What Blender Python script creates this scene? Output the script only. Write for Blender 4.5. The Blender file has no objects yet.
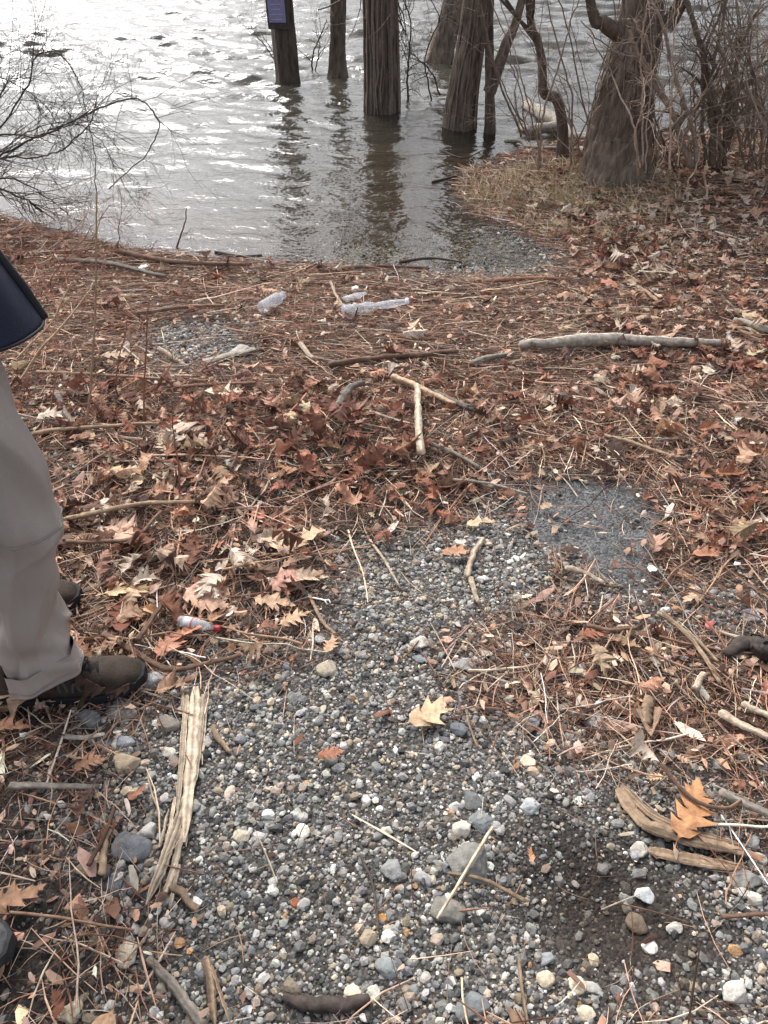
import bpy, bmesh, math, random
import numpy as np
from mathutils import Vector, Matrix

R = math.radians
rng = np.random.default_rng(7)
random.seed(7)
SC = bpy.context.scene
COL = SC.collection

# ------------------------------------------------------------------ camera, sky, sun, exposure
CAM_H, PITCH, FPX, PW, PH = 1.45, R(40.0), 745.0, 768, 1024
cam_d = bpy.data.cameras.new('camera')
cam = bpy.data.objects.new('camera', cam_d)
COL.objects.link(cam)
cam.location = (0, 0, CAM_H)
cam.rotation_euler = (R(90) - PITCH, 0, 0)
cam_d.sensor_fit = 'VERTICAL'
cam_d.sensor_height = 24.0
cam_d.lens = FPX / PH * 24.0
cam_d.clip_start = 0.02
cam_d.clip_end = 3000
SC.camera = cam

SUN_EL, SUN_AZ = R(47), R(-25)          # azimuth measured from +Y (away from the camera) towards +X
world = bpy.data.worlds.new('World')
SC.world = world
world.use_nodes = True
nt = world.node_tree
nt.nodes.clear()
w_out = nt.nodes.new('ShaderNodeOutputWorld')
w_bg = nt.nodes.new('ShaderNodeBackground')
w_sky = nt.nodes.new('ShaderNodeTexSky')
w_sky.sky_type = 'NISHITA'
w_sky.sun_disc = False
w_sky.sun_elevation = SUN_EL
w_sky.sun_rotation = SUN_AZ
w_sky.air_density = 1.0
w_sky.dust_density = 6.0
w_sky.ozone_density = 1.0
w_hsv = nt.nodes.new('ShaderNodeHueSaturation')
w_hsv.inputs['Saturation'].default_value = 0.38      # a cloud layer: nearly colourless
nt.links.new(w_sky.outputs[0], w_hsv.inputs['Color'])
# cloud mottling by noise; dimming on the sun's side added to subdue water reflections
w_tc = nt.nodes.new('ShaderNodeTexCoord')
w_dot = nt.nodes.new('ShaderNodeVectorMath'); w_dot.operation = 'DOT_PRODUCT'
w_dot.inputs[1].default_value = (math.sin(SUN_AZ) * math.cos(R(30)), math.cos(SUN_AZ) * math.cos(R(30)), math.sin(R(30)))
nt.links.new(w_tc.outputs['Generated'], w_dot.inputs[0])
w_mr = nt.nodes.new('ShaderNodeMapRange'); w_mr.interpolation_type = 'SMOOTHSTEP'
w_mr.inputs['From Min'].default_value = 0.1; w_mr.inputs['From Max'].default_value = 1.0
w_mr.inputs['To Min'].default_value = 0.95; w_mr.inputs['To Max'].default_value = 0.72
nt.links.new(w_dot.outputs['Value'], w_mr.inputs['Value'])
w_nz = nt.nodes.new('ShaderNodeTexNoise'); w_nz.inputs['Scale'].default_value = 2.6; w_nz.inputs['Detail'].default_value = 5
nt.links.new(w_tc.outputs['Generated'], w_nz.inputs['Vector'])
w_m2 = nt.nodes.new('ShaderNodeMapRange'); w_m2.inputs['From Min'].default_value = 0.35; w_m2.inputs['From Max'].default_value = 0.65
w_m2.inputs['To Min'].default_value = 0.8; w_m2.inputs['To Max'].default_value = 1.2
nt.links.new(w_nz.outputs['Fac'], w_m2.inputs['Value'])
w_mu = nt.nodes.new('ShaderNodeMath'); w_mu.operation = 'MULTIPLY'
nt.links.new(w_mr.outputs[0], w_mu.inputs[0]); nt.links.new(w_m2.outputs[0], w_mu.inputs[1])
w_sc = nt.nodes.new('ShaderNodeVectorMath'); w_sc.operation = 'SCALE'
nt.links.new(w_hsv.outputs[0], w_sc.inputs[0]); nt.links.new(w_mu.outputs[0], w_sc.inputs['Scale'])
w_cool = nt.nodes.new('ShaderNodeVectorMath'); w_cool.operation = 'MULTIPLY'; w_cool.inputs[1].default_value = (0.965, 0.995, 1.045)
nt.links.new(w_sc.outputs[0], w_cool.inputs[0])
nt.links.new(w_cool.outputs[0], w_bg.inputs['Color'])
w_bg.inputs['Strength'].default_value = 0.15
nt.links.new(w_bg.outputs[0], w_out.inputs['Surface'])

sun_d = bpy.data.lights.new('sun', 'SUN')
sun_d.energy = 1.5
sun_d.angle = R(24)
sun_d.color = (1.0, 0.985, 0.965)
sun = bpy.data.objects.new('sun', sun_d)
COL.objects.link(sun)
to_sun = Vector((math.sin(SUN_AZ) * math.cos(SUN_EL), math.cos(SUN_AZ) * math.cos(SUN_EL), math.sin(SUN_EL)))
sun.rotation_euler = to_sun.to_track_quat('Z', 'Y').to_euler()
sun.location = to_sun * 30

vs = SC.view_settings
vs.view_transform = 'Standard'
vs.look = 'None'
vs.gamma = 1.0
vs.use_curve_mapping = False
vs.exposure = 1.22

# ------------------------------------------------------------------ numeric helpers
def hash2(ix, iy, s):
    n = (ix.astype(np.int64) * 374761393 + iy.astype(np.int64) * 668265263 + s * 974634777) & 0x7fffffff
    n = ((n ^ (n >> 13)) * 1274126177) & 0x7fffffff
    n = n ^ (n >> 16)
    return (n & 0xffff) / 65535.0

def vnoise(x, y, s=0):
    x = np.asarray(x, float); y = np.asarray(y, float)
    ix = np.floor(x); iy = np.floor(y)
    fx = x - ix; fy = y - iy
    fx = fx * fx * (3 - 2 * fx); fy = fy * fy * (3 - 2 * fy)
    a = hash2(ix, iy, s); b = hash2(ix + 1, iy, s); c = hash2(ix, iy + 1, s); d = hash2(ix + 1, iy + 1, s)
    return (a * (1 - fx) + b * fx) * (1 - fy) + (c * (1 - fx) + d * fx) * fy

def fbm(x, y, s=0, n=4):
    t = 0; a = 0.5
    for k in range(n):
        t = t + a * vnoise(np.asarray(x) * 2 ** k, np.asarray(y) * 2 ** k, s + 17 * k)
        a *= 0.5
    return t / (1 - 0.5 ** n)

CP, SP = math.cos(PITCH), math.sin(PITCH)
def ray(px, py):
    u = (px - PW / 2) / FPX; v = (PH / 2 - py) / FPX
    return np.array([u, CP + v * SP, -SP + v * CP])
def on_plane(px, py, z):
    d = ray(px, py); t = (z - CAM_H) / d[2]
    return np.array([d[0] * t, d[1] * t, z])
def on_y(px, py, Y):
    """Point of the sight line at the forward distance Y."""
    d = ray(px, py); t = Y / d[1]
    return np.array([d[0] * t, Y, CAM_H + d[2] * t])
def depth_of(p):
    return p[1] * CP + (CAM_H - p[2]) * SP

# ------------------------------------------------------------------ the lie of the land
ZW = -0.14                                   # water level
shore_px = [(-900, 90), (-420, 150), (-150, 190), (0, 214), (45, 230), (110, 245), (200, 258), (290, 263), (360, 268),
            (440, 274), (500, 276), (540, 270), (548, 256), (520, 240), (490, 228), (462, 212), (452, 198), (466, 180),
            (490, 166), (530, 156), (590, 150), (660, 146), (768, 138), (960, 125), (1400, 100)]
SHORE = np.array([on_plane(a, b, ZW)[:2] for a, b in shore_px])
LANDPOLY = np.vstack([SHORE, [[400, SHORE[-1, 1] + 60], [400, -400], [-400, -400], [-400, SHORE[0, 1] + 60]]])

def inside(poly, x, y):
    c = np.zeros(np.shape(x), bool)
    n = len(poly)
    for i in range(n):
        x0, y0 = poly[i]; x1, y1 = poly[(i + 1) % n]
        if y0 == y1: continue
        c ^= ((y0 > y) != (y1 > y)) & (x < (x1 - x0) * (y - y0) / (y1 - y0) + x0)
    return c

def dist_line(P, x, y, closed=False):
    d = np.full(np.shape(x), 1e9)
    m = len(P) if closed else len(P) - 1
    for i in range(m):
        a = P[i]; b = P[(i + 1) % len(P)]
        ab = b - a; L = ab @ ab + 1e-12
        t = np.clip(((x - a[0]) * ab[0] + (y - a[1]) * ab[1]) / L, 0, 1)
        d = np.minimum(d, np.hypot(x - a[0] - t * ab[0], y - a[1] - t * ab[1]))
    return d

def shore_dist(x, y):
    x = np.asarray(x, float); y = np.asarray(y, float)
    d = dist_line(LANDPOLY, x, y, True)
    return np.where(inside(LANDPOLY, x, y), d, -d)

PILE = on_plane(335, 440, -0.02)[:2]
TREEB = on_plane(620, 178, ZW)[:2]
HOLE = on_plane(590, 905, 0.0)[:2]
def height(x, y):
    x = np.asarray(x, float); y = np.asarray(y, float)
    s = shore_dist(x, y) + 0.10 * (fbm(x * 3, y * 3, 5, 3) - 0.5)
    land = 0.17 * (1 - np.exp(-np.maximum(s, 0) / 1.5)) - 0.024
    land = np.where(s < 0.15, s * 0.08, np.maximum(land, 0.012 * np.ones_like(s)))
    sea = np.maximum(s * 0.11, -1.3)
    z = np.where(s > 0, np.maximum(land, s * 0.03), sea)
    z = z + 0.18 * np.exp(-(((x - TREEB[0] - 0.9) / 1.6) ** 2 + ((y - TREEB[1] - 0.1) / 0.8) ** 2)) * (s > 0)
    z = z + 0.05 * np.exp(-(((x - PILE[0]) / 0.42) ** 2 + ((y - PILE[1]) / 0.22) ** 2))
    z = z - 0.035 * np.exp(-(((x - HOLE[0]) / 0.13) ** 2 + ((y - HOLE[1]) / 0.09) ** 2))
    near = np.clip(1 - np.hypot(x, y - 2) / 9, 0, 1) * (s > -0.3)
    z = z + near * (0.030 * (fbm(x * 2.3, y * 2.3, 1, 3) - 0.5) + 0.014 * (fbm(x * 13, y * 13, 2, 3) - 0.5))
    return z + ZW
def h1(x, y):
    return float(height(np.array([x]), np.array([y]))[0])

def U(px, py, lift=0.0):
    """Ground point seen at a pixel of the photograph."""
    z = 0.0
    for _ in range(12):
        p = on_plane(px, py, z + lift)
        z = 0.5 * z + 0.5 * h1(p[0], p[1])
    p = on_plane(px, py, z + lift)
    p[2] = h1(p[0], p[1])
    return p
def poly_px(pts):
    return np.array([U(a, b)[:2] for a, b in pts])

GRAVEL = poly_px([(96, 1100), (100, 930), (88, 860), (92, 760), (130, 705), (200, 655), (290, 645), (325, 590), (330, 545), (420, 535),
                  (500, 500), (600, 560), (660, 605), (768, 590), (830, 640), (768, 665), (640, 622), (540, 622), (470, 690), (560, 730), (680, 765),
                  (740, 830), (900, 870), (1000, 1100)])
GRAVEL2 = poly_px([(145, 328), (225, 318), (250, 335), (262, 365), (185, 372), (150, 350)])
WET = np.array([on_plane(a, b, ZW)[:2] for a, b in [(445, 222), (500, 226), (556, 255), (548, 282), (430, 280), (330, 262), (380, 235)]])
MUD = poly_px([(515, 850), (560, 800), (610, 830), (690, 890), (720, 950), (640, 990), (540, 950)])
SOIL = poly_px([(-200, 1100), (-200, 790), (60, 790), (95, 880), (98, 1100)])
ASPH = poly_px([(492, 488), (530, 474), (620, 484), (652, 520), (660, 592), (610, 592), (560, 555), (525, 525)])
LEAF1 = poly_px([(-300, 385), (330, 392), (500, 410), (520, 478), (345, 540), (325, 590), (285, 650), (100, 690), (-300, 760)])
LEAF2 = poly_px([(540, 215), (640, 195), (1000, 185), (1200, 560), (720, 580), (650, 500), (500, 470), (430, 400), (700, 385), (600, 300)])
LITTER = poly_px([(480, 650), (540, 608), (768, 640), (900, 700), (900, 830), (640, 760), (490, 700)])

def soft(poly, x, y, w=0.05, seed=0, amp=0.12):
    d = dist_line(poly, x, y, True)
    d = np.where(inside(poly, x, y), d, -d) + amp * (fbm(np.asarray(x) * 6, np.asarray(y) * 6, 40 + seed, 3) - 0.5)
    return np.clip(d / w * 0.5 + 0.5, 0, 1)

def zones(x, y):
    s = shore_dist(x, y)
    land = np.clip((s + 0.03) / 0.05, 0, 1)
    mud = soft(MUD, x, y, 0.08, 1)
    soil = soft(SOIL, x, y, 0.10, 2)
    asp = soft(ASPH, x, y, 0.05, 3, 0.34)
    lit = soft(LITTER, x, y, 0.12, 4, 0.2)
    g = np.maximum(soft(GRAVEL, x, y, 0.14, 5, 0.20), soft(GRAVEL2, x, y, 0.08, 6, 0.15) * 0.9) * (1 - 0.75 * lit) * (1 - asp * 0.8)
    wet = soft(WET, x, y, 0.15, 7)
    g = np.maximum(g, wet)
    lf = np.maximum(soft(LEAF1, x, y, 0.25, 8, 0.3), 0.85 * soft(LEAF2, x, y, 0.25, 9, 0.3))
    return dict(s=s, land=land, mud=mud, soil=soil, asp=asp, lit=lit, g=g, leaf=lf, wet=wet)

# ------------------------------------------------------------------ mesh helpers
def mesh_np(name, V, faces, mat, tint=None, smooth=False, parent=None, kind=None):
    """V (n,3); faces: list of int arrays (m,3) or (m,4)."""
    me = bpy.data.meshes.new(name)
    V = np.asarray(V, np.float32)
    faces = [np.asarray(f, np.int32) for f in faces if len(f)]
    me.vertices.add(len(V)); me.vertices.foreach_set('co', V.ravel())
    nl = sum(f.size for f in faces); npol = sum(len(f) for f in faces)
    me.loops.add(nl); me.loops.foreach_set('vertex_index', np.concatenate([f.ravel() for f in faces]))
    tot = np.concatenate([np.full(len(f), f.shape[1], np.int32) for f in faces])
    me.polygons.add(npol)
    me.polygons.foreach_set('loop_start', np.concatenate([[0], np.cumsum(tot)[:-1]]).astype(np.int32))
    me.polygons.foreach_set('use_smooth', np.full(npol, smooth, bool))
    if tint is not None:
        at = me.attributes.new('tint', 'FLOAT_COLOR', 'POINT')
        t = np.ones((len(V), 4), np.float32); t[:, :3] = tint
        at.data.foreach_set('color', t.ravel())
    me.update(calc_edges=True); me.validate()
    if mat: me.materials.append(mat)
    o = bpy.data.objects.new(name, me)
    COL.objects.link(o)
    if parent: o.parent = parent
    if kind: o['kind'] = kind
    return o

def tag(o, label, cat, group=None):
    o['label'] = label; o['category'] = cat
    if group: o['group'] = group
    return o
def thing(name, label, cat, loc, rz=0.0, group=None):
    o = bpy.data.objects.new(name, None)
    COL.objects.link(o)
    o.location = tuple(float(v) for v in loc); o.rotation_euler = (0, 0, rz); o.empty_display_size = 0.1
    return tag(o, label, cat, group)

class MB:
    def __init__(s):
        s.V = []; s.Q = []; s.T = []; s.C = []; s.n = 0
    def add(s, V, Q=None, T=None, c=(1, 1, 1)):
        V = np.asarray(V, float)
        if Q is not None and len(Q): s.Q.append(np.asarray(Q) + s.n)
        if T is not None and len(T): s.T.append(np.asarray(T) + s.n)
        s.V.append(V); c = np.asarray(c, float)
        s.C.append(c if c.ndim == 2 else np.tile(c, (len(V), 1))); s.n += len(V)
        return s
    def tube(s, P, r, sides=6, c=(1, 1, 1), flat=1.0, jitter=0.0, cap=True):
        P = np.asarray(P, float); n = len(P)
        r = np.broadcast_to(np.asarray(r, float), (n,))
        T = np.gradient(P, axis=0); T /= np.linalg.norm(T, axis=1)[:, None] + 1e-9
        up = np.array([0, 0, 1.0]) if abs(T[:, 2]).mean() < 0.8 else np.array([0, 1.0, 0])
        A = np.cross(up, T); A /= np.linalg.norm(A, axis=1)[:, None] + 1e-9
        B = np.cross(T, A)
        a = np.linspace(0, 2 * np.pi, sides, endpoint=False)
        rr = r[:, None] * (1 + jitter * (rng.random((n, sides)) - 0.5) * 2)
        V = P[:, None] + (np.cos(a)[None, :, None] * A[:, None] + flat * np.sin(a)[None, :, None] * B[:, None]) * rr[..., None]
        V = V.reshape(-1, 3)
        i = np.arange(n - 1)[:, None] * sides + np.arange(sides)[None]
        j = np.arange(n - 1)[:, None] * sides + (np.arange(sides)[None] + 1) % sides
        Q = np.stack([i, j, j + sides, i + sides], -1).reshape(-1, 4)
        Tt = None
        if cap:
            V = np.vstack([V, P[0] - T[0] * r[0] * 0.4, P[-1] + T[-1] * r[-1] * 0.4])
            k = np.arange(sides); k2 = (k + 1) % sides; b = (n - 1) * sides
            Tt = np.vstack([np.stack([k2, k, np.full(sides, n * sides)], 1), np.stack([b + k, b + k2, np.full(sides, n * sides + 1)], 1)])
        return s.add(V, Q, Tt, c)
    def box(s, c, size, col=(1, 1, 1), M=None):
        V = np.array([[x, y, z] for x in (-.5, .5) for y in (-.5, .5) for z in (-.5, .5)]) * size
        if M is not None: V = V @ np.asarray(M).T
        Q = [[0, 1, 3, 2], [4, 6, 7, 5], [0, 4, 5, 1], [2, 3, 7, 6], [0, 2, 6, 4], [1, 5, 7, 3]]
        return s.add(V + np.asarray(c), Q, None, col)
    def loft(s, rings, c=(1, 1, 1), cap0=True, cap1=True):
        n, m = len(rings), len(rings[0])
        V = np.concatenate([np.asarray(r, float) for r in rings])
        i = np.arange(n - 1)[:, None] * m + np.arange(m)[None]
        j = np.arange(n - 1)[:, None] * m + (np.arange(m)[None] + 1) % m
        Q = np.stack([i, j, j + m, i + m], -1).reshape(-1, 4)
        T = []
        k = np.arange(m); k2 = (k + 1) % m
        if cap0:
            V = np.vstack([V, np.mean(rings[0], 0)]); T.append(np.stack([k2, k, np.full(m, len(V) - 1)], 1))
        if cap1:
            V = np.vstack([V, np.mean(rings[-1], 0)]); b = (n - 1) * m
            T.append(np.stack([b + k, b + k2, np.full(m, len(V) - 1)], 1))
        return s.add(V, Q, np.vstack(T) if T else None, c)
    def build(s, name, mat, parent=None, smooth=True, kind=None):
        return mesh_np(name, np.concatenate(s.V), ([np.concatenate(s.Q)] if s.Q else []) + ([np.concatenate(s.T)] if s.T else []),
                       mat, np.concatenate(s.C), smooth, parent, kind)

def spline(P, n):
    """Catmull-Rom through points."""
    P = np.asarray(P, float)
    if len(P) == 2:
        t = np.linspace(0, 1, n)[:, None]; return P[0] * (1 - t) + P[1] * t
    Q = np.vstack([2 * P[0] - P[1], P, 2 * P[-1] - P[-2]])
    out = []
    for u in np.linspace(0, len(P) - 1 - 1e-6, n):
        i = int(u); t = u - i; a, b, c, d = Q[i:i + 4]
        out.append(0.5 * (2 * b + (c - a) * t + (2 * a - 5 * b + 4 * c - d) * t * t + (3 * b - a - 3 * c + d) * t ** 3))
    return np.array(out)

# ------------------------------------------------------------------ materials
def new_mat(name):
    m = bpy.data.materials.new(name); m.use_nodes = True
    t = m.node_tree; b = t.nodes['Principled BSDF']
    return m, t, b
def N(t, kind, **kw):
    n = t.nodes.new(kind)
    for k, v in kw.items(): setattr(n, k, v)
    return n

def tint_mat(name, rough=0.75, noise=60.0, amount=0.35, bump=0.3, bump_scale=120.0, spec=0.35, stretch=(1, 1, 1), transl=0.0, coat=0.0, bdist=0.004):
    """Colour comes with each piece (attribute 'tint'); a noise breaks it up."""
    m, t, b = new_mat(name)
    at = N(t, 'ShaderNodeAttribute'); at.attribute_name = 'tint'
    tc = N(t, 'ShaderNodeTexCoord'); mp = N(t, 'ShaderNodeMapping'); mp.inputs['Scale'].default_value = stretch
    t.links.new(tc.outputs['Object'], mp.inputs['Vector'])
    nz = N(t, 'ShaderNodeTexNoise'); nz.inputs['Scale'].default_value = noise; nz.inputs['Detail'].default_value = 6; nz.inputs['Roughness'].default_value = 0.65
    t.links.new(mp.outputs[0], nz.inputs['Vector'])
    mr = N(t, 'ShaderNodeMapRange'); mr.inputs['From Min'].default_value = 0.3; mr.inputs['From Max'].default_value = 0.7
    mr.inputs['To Min'].default_value = 1 - amount; mr.inputs['To Max'].default_value = 1 + amount
    t.links.new(nz.outputs['Fac'], mr.inputs['Value'])
    mx = N(t, 'ShaderNodeVectorMath', operation='SCALE')
    t.links.new(at.outputs['Color'], mx.inputs[0]); t.links.new(mr.outputs[0], mx.inputs['Scale'])
    t.links.new(mx.outputs[0], b.inputs['Base Color'])
    n2 = N(t, 'ShaderNodeTexNoise'); n2.inputs['Scale'].default_value = bump_scale; n2.inputs['Detail'].default_value = 5
    t.links.new(mp.outputs[0], n2.inputs['Vector'])
    bp = N(t, 'ShaderNodeBump'); bp.inputs['Strength'].default_value = bump; bp.inputs['Distance'].default_value = bdist
    t.links.new(n2.outputs['Fac'], bp.inputs['Height']); t.links.new(bp.outputs[0], b.inputs['Normal'])
    b.inputs['Roughness'].default_value = rough
    b.inputs['Specular IOR Level'].default_value = spec
    b.inputs['Coat Weight'].default_value = coat
    if transl > 0:
        out = t.nodes['Material Output']
        tr = N(t, 'ShaderNodeBsdfTranslucent'); ms = N(t, 'ShaderNodeMixShader'); ms.inputs[0].default_value = transl
        t.links.new(mx.outputs[0], tr.inputs['Color'])
        t.links.new(b.outputs[0], ms.inputs[1]); t.links.new(tr.outputs[0], ms.inputs[2]); t.links.new(ms.outputs[0], out.inputs['Surface'])
    return m

M_STONE = tint_mat('stone', 0.8, 70, 0.34, 0.45, 260, 0.25)
M_LEAF = tint_mat('dead_leaf', 0.7, 55, 0.45, 0.5, 90, 0.2, transl=0.10)
M_SHRED = tint_mat('plant_shreds', 0.8, 40, 0.35, 0.0, 50, 0.12)
M_WOOD = tint_mat('weathered_wood', 0.8, 45, 0.45, 0.7, 80, 0.25)
M_TWIG = tint_mat('twig_bark', 0.8, 60, 0.35, 0.4, 120, 0.25)
M_BARK = tint_mat('tree_bark', 0.9, 30, 0.6, 1.0, 42, 0.2, stretch=(1, 1, 0.22), bdist=0.02)
M_GRASS = tint_mat('dry_grass', 0.7, 20, 0.25, 0.0, 50, 0.25)
M_CLOTH = tint_mat('trouser_cloth', 0.85, 9, 0.05, 0.35, 420, 0.2)
M_JACKET = tint_mat('jacket_shell', 0.6, 12, 0.10, 0.25, 300, 0.3)
M_SUEDE = tint_mat('boot_leather', 0.85, 30, 0.45, 0.5, 300, 0.25)
M_RUBBER = tint_mat('boot_rubber', 0.8, 60, 0.3, 0.4, 200, 0.25)
M_SKIN = tint_mat('skin', 0.5, 20, 0.06, 0.1, 200, 0.4)
M_PAINT = tint_mat('sign_paint', 0.5, 30, 0.12, 0.1, 100, 0.4)

def plastic_mat():
    m, t, b = new_mat('clear_plastic')
    b.inputs['Base Color'].default_value = (0.93, 0.95, 0.97, 1)
    b.inputs['Roughness'].default_value = 0.12
    b.inputs['IOR'].default_value = 1.3
    out = t.nodes['Material Output']
    tr = N(t, 'ShaderNodeBsdfTransparent'); tr.inputs['Color'].default_value = (0.95, 0.96, 0.97, 1)
    nz = N(t, 'ShaderNodeTexNoise'); nz.inputs['Scale'].default_value = 45; nz.inputs['Detail'].default_value = 3
    mr = N(t, 'ShaderNodeMapRange'); mr.inputs['From Min'].default_value = 0.35; mr.inputs['From Max'].default_value = 0.65
    mr.inputs['To Min'].default_value = 0.55; mr.inputs['To Max'].default_value = 0.95
    t.links.new(nz.outputs['Fac'], mr.inputs['Value'])
    ms = N(t, 'ShaderNodeMixShader')
    t.links.new(mr.outputs[0], ms.inputs[0]); t.links.new(b.outputs[0], ms.inputs[1]); t.links.new(tr.outputs[0], ms.inputs[2])
    t.links.new(ms.outputs[0], out.inputs['Surface'])
    return m
M_PLASTIC = plastic_mat()

def ground_mat():
    m, t, b = new_mat('ground_soil')
    at = N(t, 'ShaderNodeAttribute'); at.attribute_name = 'tint'
    geo = N(t, 'ShaderNodeNewGeometry')
    vo = N(t, 'ShaderNodeTexVoronoi'); vo.inputs['Scale'].default_value = 170; vo.inputs['Randomness'].default_value = 1
    t.links.new(geo.outputs['Position'], vo.inputs['Vector'])
    nz = N(t, 'ShaderNodeTexNoise'); nz.inputs['Scale'].default_value = 26; nz.inputs['Detail'].default_value = 8; nz.inputs['Roughness'].default_value = 0.7
    t.links.new(geo.outputs['Position'], nz.inputs['Vector'])
    bw = N(t, 'ShaderNodeSeparateColor'); t.links.new(vo.outputs['Color'], bw.inputs[0])
    m1 = N(t, 'ShaderNodeMapRange'); m1.inputs['To Min'].default_value = 0.35; m1.inputs['To Max'].default_value = 1.75
    t.links.new(bw.outputs[0], m1.inputs['Value'])
    m2 = N(t, 'ShaderNodeMapRange'); m2.inputs['From Min'].default_value = 0.3; m2.inputs['From Max'].default_value = 0.7
    m2.inputs['To Min'].default_value = 0.5; m2.inputs['To Max'].default_value = 1.35
    t.links.new(nz.outputs['Fac'], m2.inputs['Value'])
    mm = N(t, 'ShaderNodeMath', operation='MULTIPLY'); t.links.new(m1.outputs[0], mm.inputs[0]); t.links.new(m2.outputs[0], mm.inputs[1])
    sc = N(t, 'ShaderNodeVectorMath', operation='SCALE'); t.links.new(at.outputs['Color'], sc.inputs[0]); t.links.new(mm.outputs[0], sc.inputs['Scale'])
    t.links.new(sc.outputs[0], b.inputs['Base Color'])
    bp = N(t, 'ShaderNodeBump'); bp.inputs['Strength'].default_value = 0.7; bp.inputs['Distance'].default_value = 0.004
    sm = N(t, 'ShaderNodeMath', operation='SUBTRACT'); t.links.new(nz.outputs['Fac'], sm.inputs[0]); t.links.new(vo.outputs['Distance'], sm.inputs[1])
    t.links.new(sm.outputs[0], bp.inputs['Height']); t.links.new(bp.outputs[0], b.inputs['Normal'])
    b.inputs['Roughness'].default_value = 0.8; b.inputs['Specular IOR Level'].default_value = 0.3
    return m

def water_mat():
    m, t, b = new_mat('lake_water')
    t.nodes.remove(b)
    out = t.nodes['Material Output']
    geo = N(t, 'ShaderNodeNewGeometry')
    def noise(scale, sx, sy, detail):
        mp = N(t, 'ShaderNodeMapping'); mp.inputs['Scale'].default_value = (sx, sy, 1); mp.inputs['Rotation'].default_value = (0, 0, R(8))
        t.links.new(geo.outputs['Position'], mp.inputs['Vector'])
        n = N(t, 'ShaderNodeTexNoise'); n.inputs['Scale'].default_value = scale; n.inputs['Detail'].default_value = detail
        t.links.new(mp.outputs[0], n.inputs['Vector']); return n
    n1 = noise(9, 0.55, 1.0, 3); n2 = noise(30, 0.7, 1.0, 2)
    ad = N(t, 'ShaderNodeMath', operation='MULTIPLY_ADD'); ad.inputs[1].default_value = 0.30
    t.links.new(n2.outputs['Fac'], ad.inputs[0]); t.links.new(n1.outputs['Fac'], ad.inputs[2])
    bp = N(t, 'ShaderNodeBump'); bp.inputs['Strength'].default_value = 0.42; bp.inputs['Distance'].default_value = 0.04
    t.links.new(ad.outputs[0], bp.inputs['Height'])
    fr = N(t, 'ShaderNodeFresnel'); fr.inputs['IOR'].default_value = 1.333; t.links.new(bp.outputs[0], fr.inputs['Normal'])
    gl = N(t, 'ShaderNodeBsdfGlossy'); gl.inputs['Roughness'].default_value = 0.04; t.links.new(bp.outputs[0], gl.inputs['Normal'])
    at = N(t, 'ShaderNodeAttribute'); at.attribute_name = 'tint'      # red channel: depth of the water below, metres
    se = N(t, 'ShaderNodeSeparateColor'); t.links.new(at.outputs['Color'], se.inputs[0])
    ex = N(t, 'ShaderNodeMath', operation='MULTIPLY'); ex.inputs[1].default_value = -6.0; t.links.new(se.outputs[0], ex.inputs[0])
    e2 = N(t, 'ShaderNodeMath', operation='EXPONENT'); t.links.new(ex.outputs[0], e2.inputs[0])
    tr = N(t, 'ShaderNodeBsdfTransparent'); tr.inputs['Color'].default_value = (0.86, 0.80, 0.70, 1)
    df = N(t, 'ShaderNodeBsdfDiffuse'); df.inputs['Color'].default_value = (0.054, 0.048, 0.036, 1)
    body = N(t, 'ShaderNodeMixShader'); t.links.new(e2.outputs[0], body.inputs[0]); t.links.new(df.outputs[0], body.inputs[1]); t.links.new(tr.outputs[0], body.inputs[2])
    ms = N(t, 'ShaderNodeMixShader'); t.links.new(fr.outputs[0], ms.inputs[0]); t.links.new(body.outputs[0], ms.inputs[1]); t.links.new(gl.outputs[0], ms.inputs[2])
    t.links.new(ms.outputs[0], out.inputs['Surface'])
    return m

# ------------------------------------------------------------------ ground
def axis(a, b, n, lo, hi, k):
    g = np.geomspace(0.03, 1, k)
    return np.concatenate([a + (lo - a) * g[::-1], np.linspace(a, b, n), b + (hi - b) * g])
def grid_faces(nx, ny):
    i = (np.arange(ny - 1)[:, None] * nx + np.arange(nx - 1)[None]).ravel()
    return np.stack([i, i + 1, i + 1 + nx, i + nx], 1)

gx = axis(-3.6, 3.6, 361, -500, 500, 22); gy = axis(0.1, 6.6, 326, -300, 900, 22)
GX, GY = [a.ravel() for a in np.meshgrid(gx, gy)]
GZ = height(GX, GY)
Z = zones(GX, GY)
def lerp(a, b, t): return a * (1 - t[:, None]) + np.asarray(b) * t[:, None]
gc = np.tile([0.050, 0.033, 0.024], (len(GX), 1))
gc = lerp(gc, (0.060, 0.053, 0.045), np.clip(Z['g'], 0, 1))
gc = lerp(gc, (0.024, 0.017, 0.0125), Z['mud']); gc = lerp(gc, (0.024, 0.018, 0.014), Z['soil'])
gc = lerp(gc, (0.088, 0.087, 0.085), Z['asp'])
gc = lerp(gc, (0.075, 0.070, 0.062), Z['wet'])
gc = gc * (1 - 0.45 * np.exp(-((Z['s'] - 0.03) / 0.14) ** 2))[:, None]          # wet margin
under = np.clip((-Z['s'] - 0.1) / 0.8, 0, 1)
gc = lerp(gc, (0.085, 0.060, 0.035), under)
ground = mesh_np('ground', np.stack([GX, GY, GZ], 1), [grid_faces(len(gx), len(gy))], ground_mat(), gc, True, kind='structure')

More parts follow.
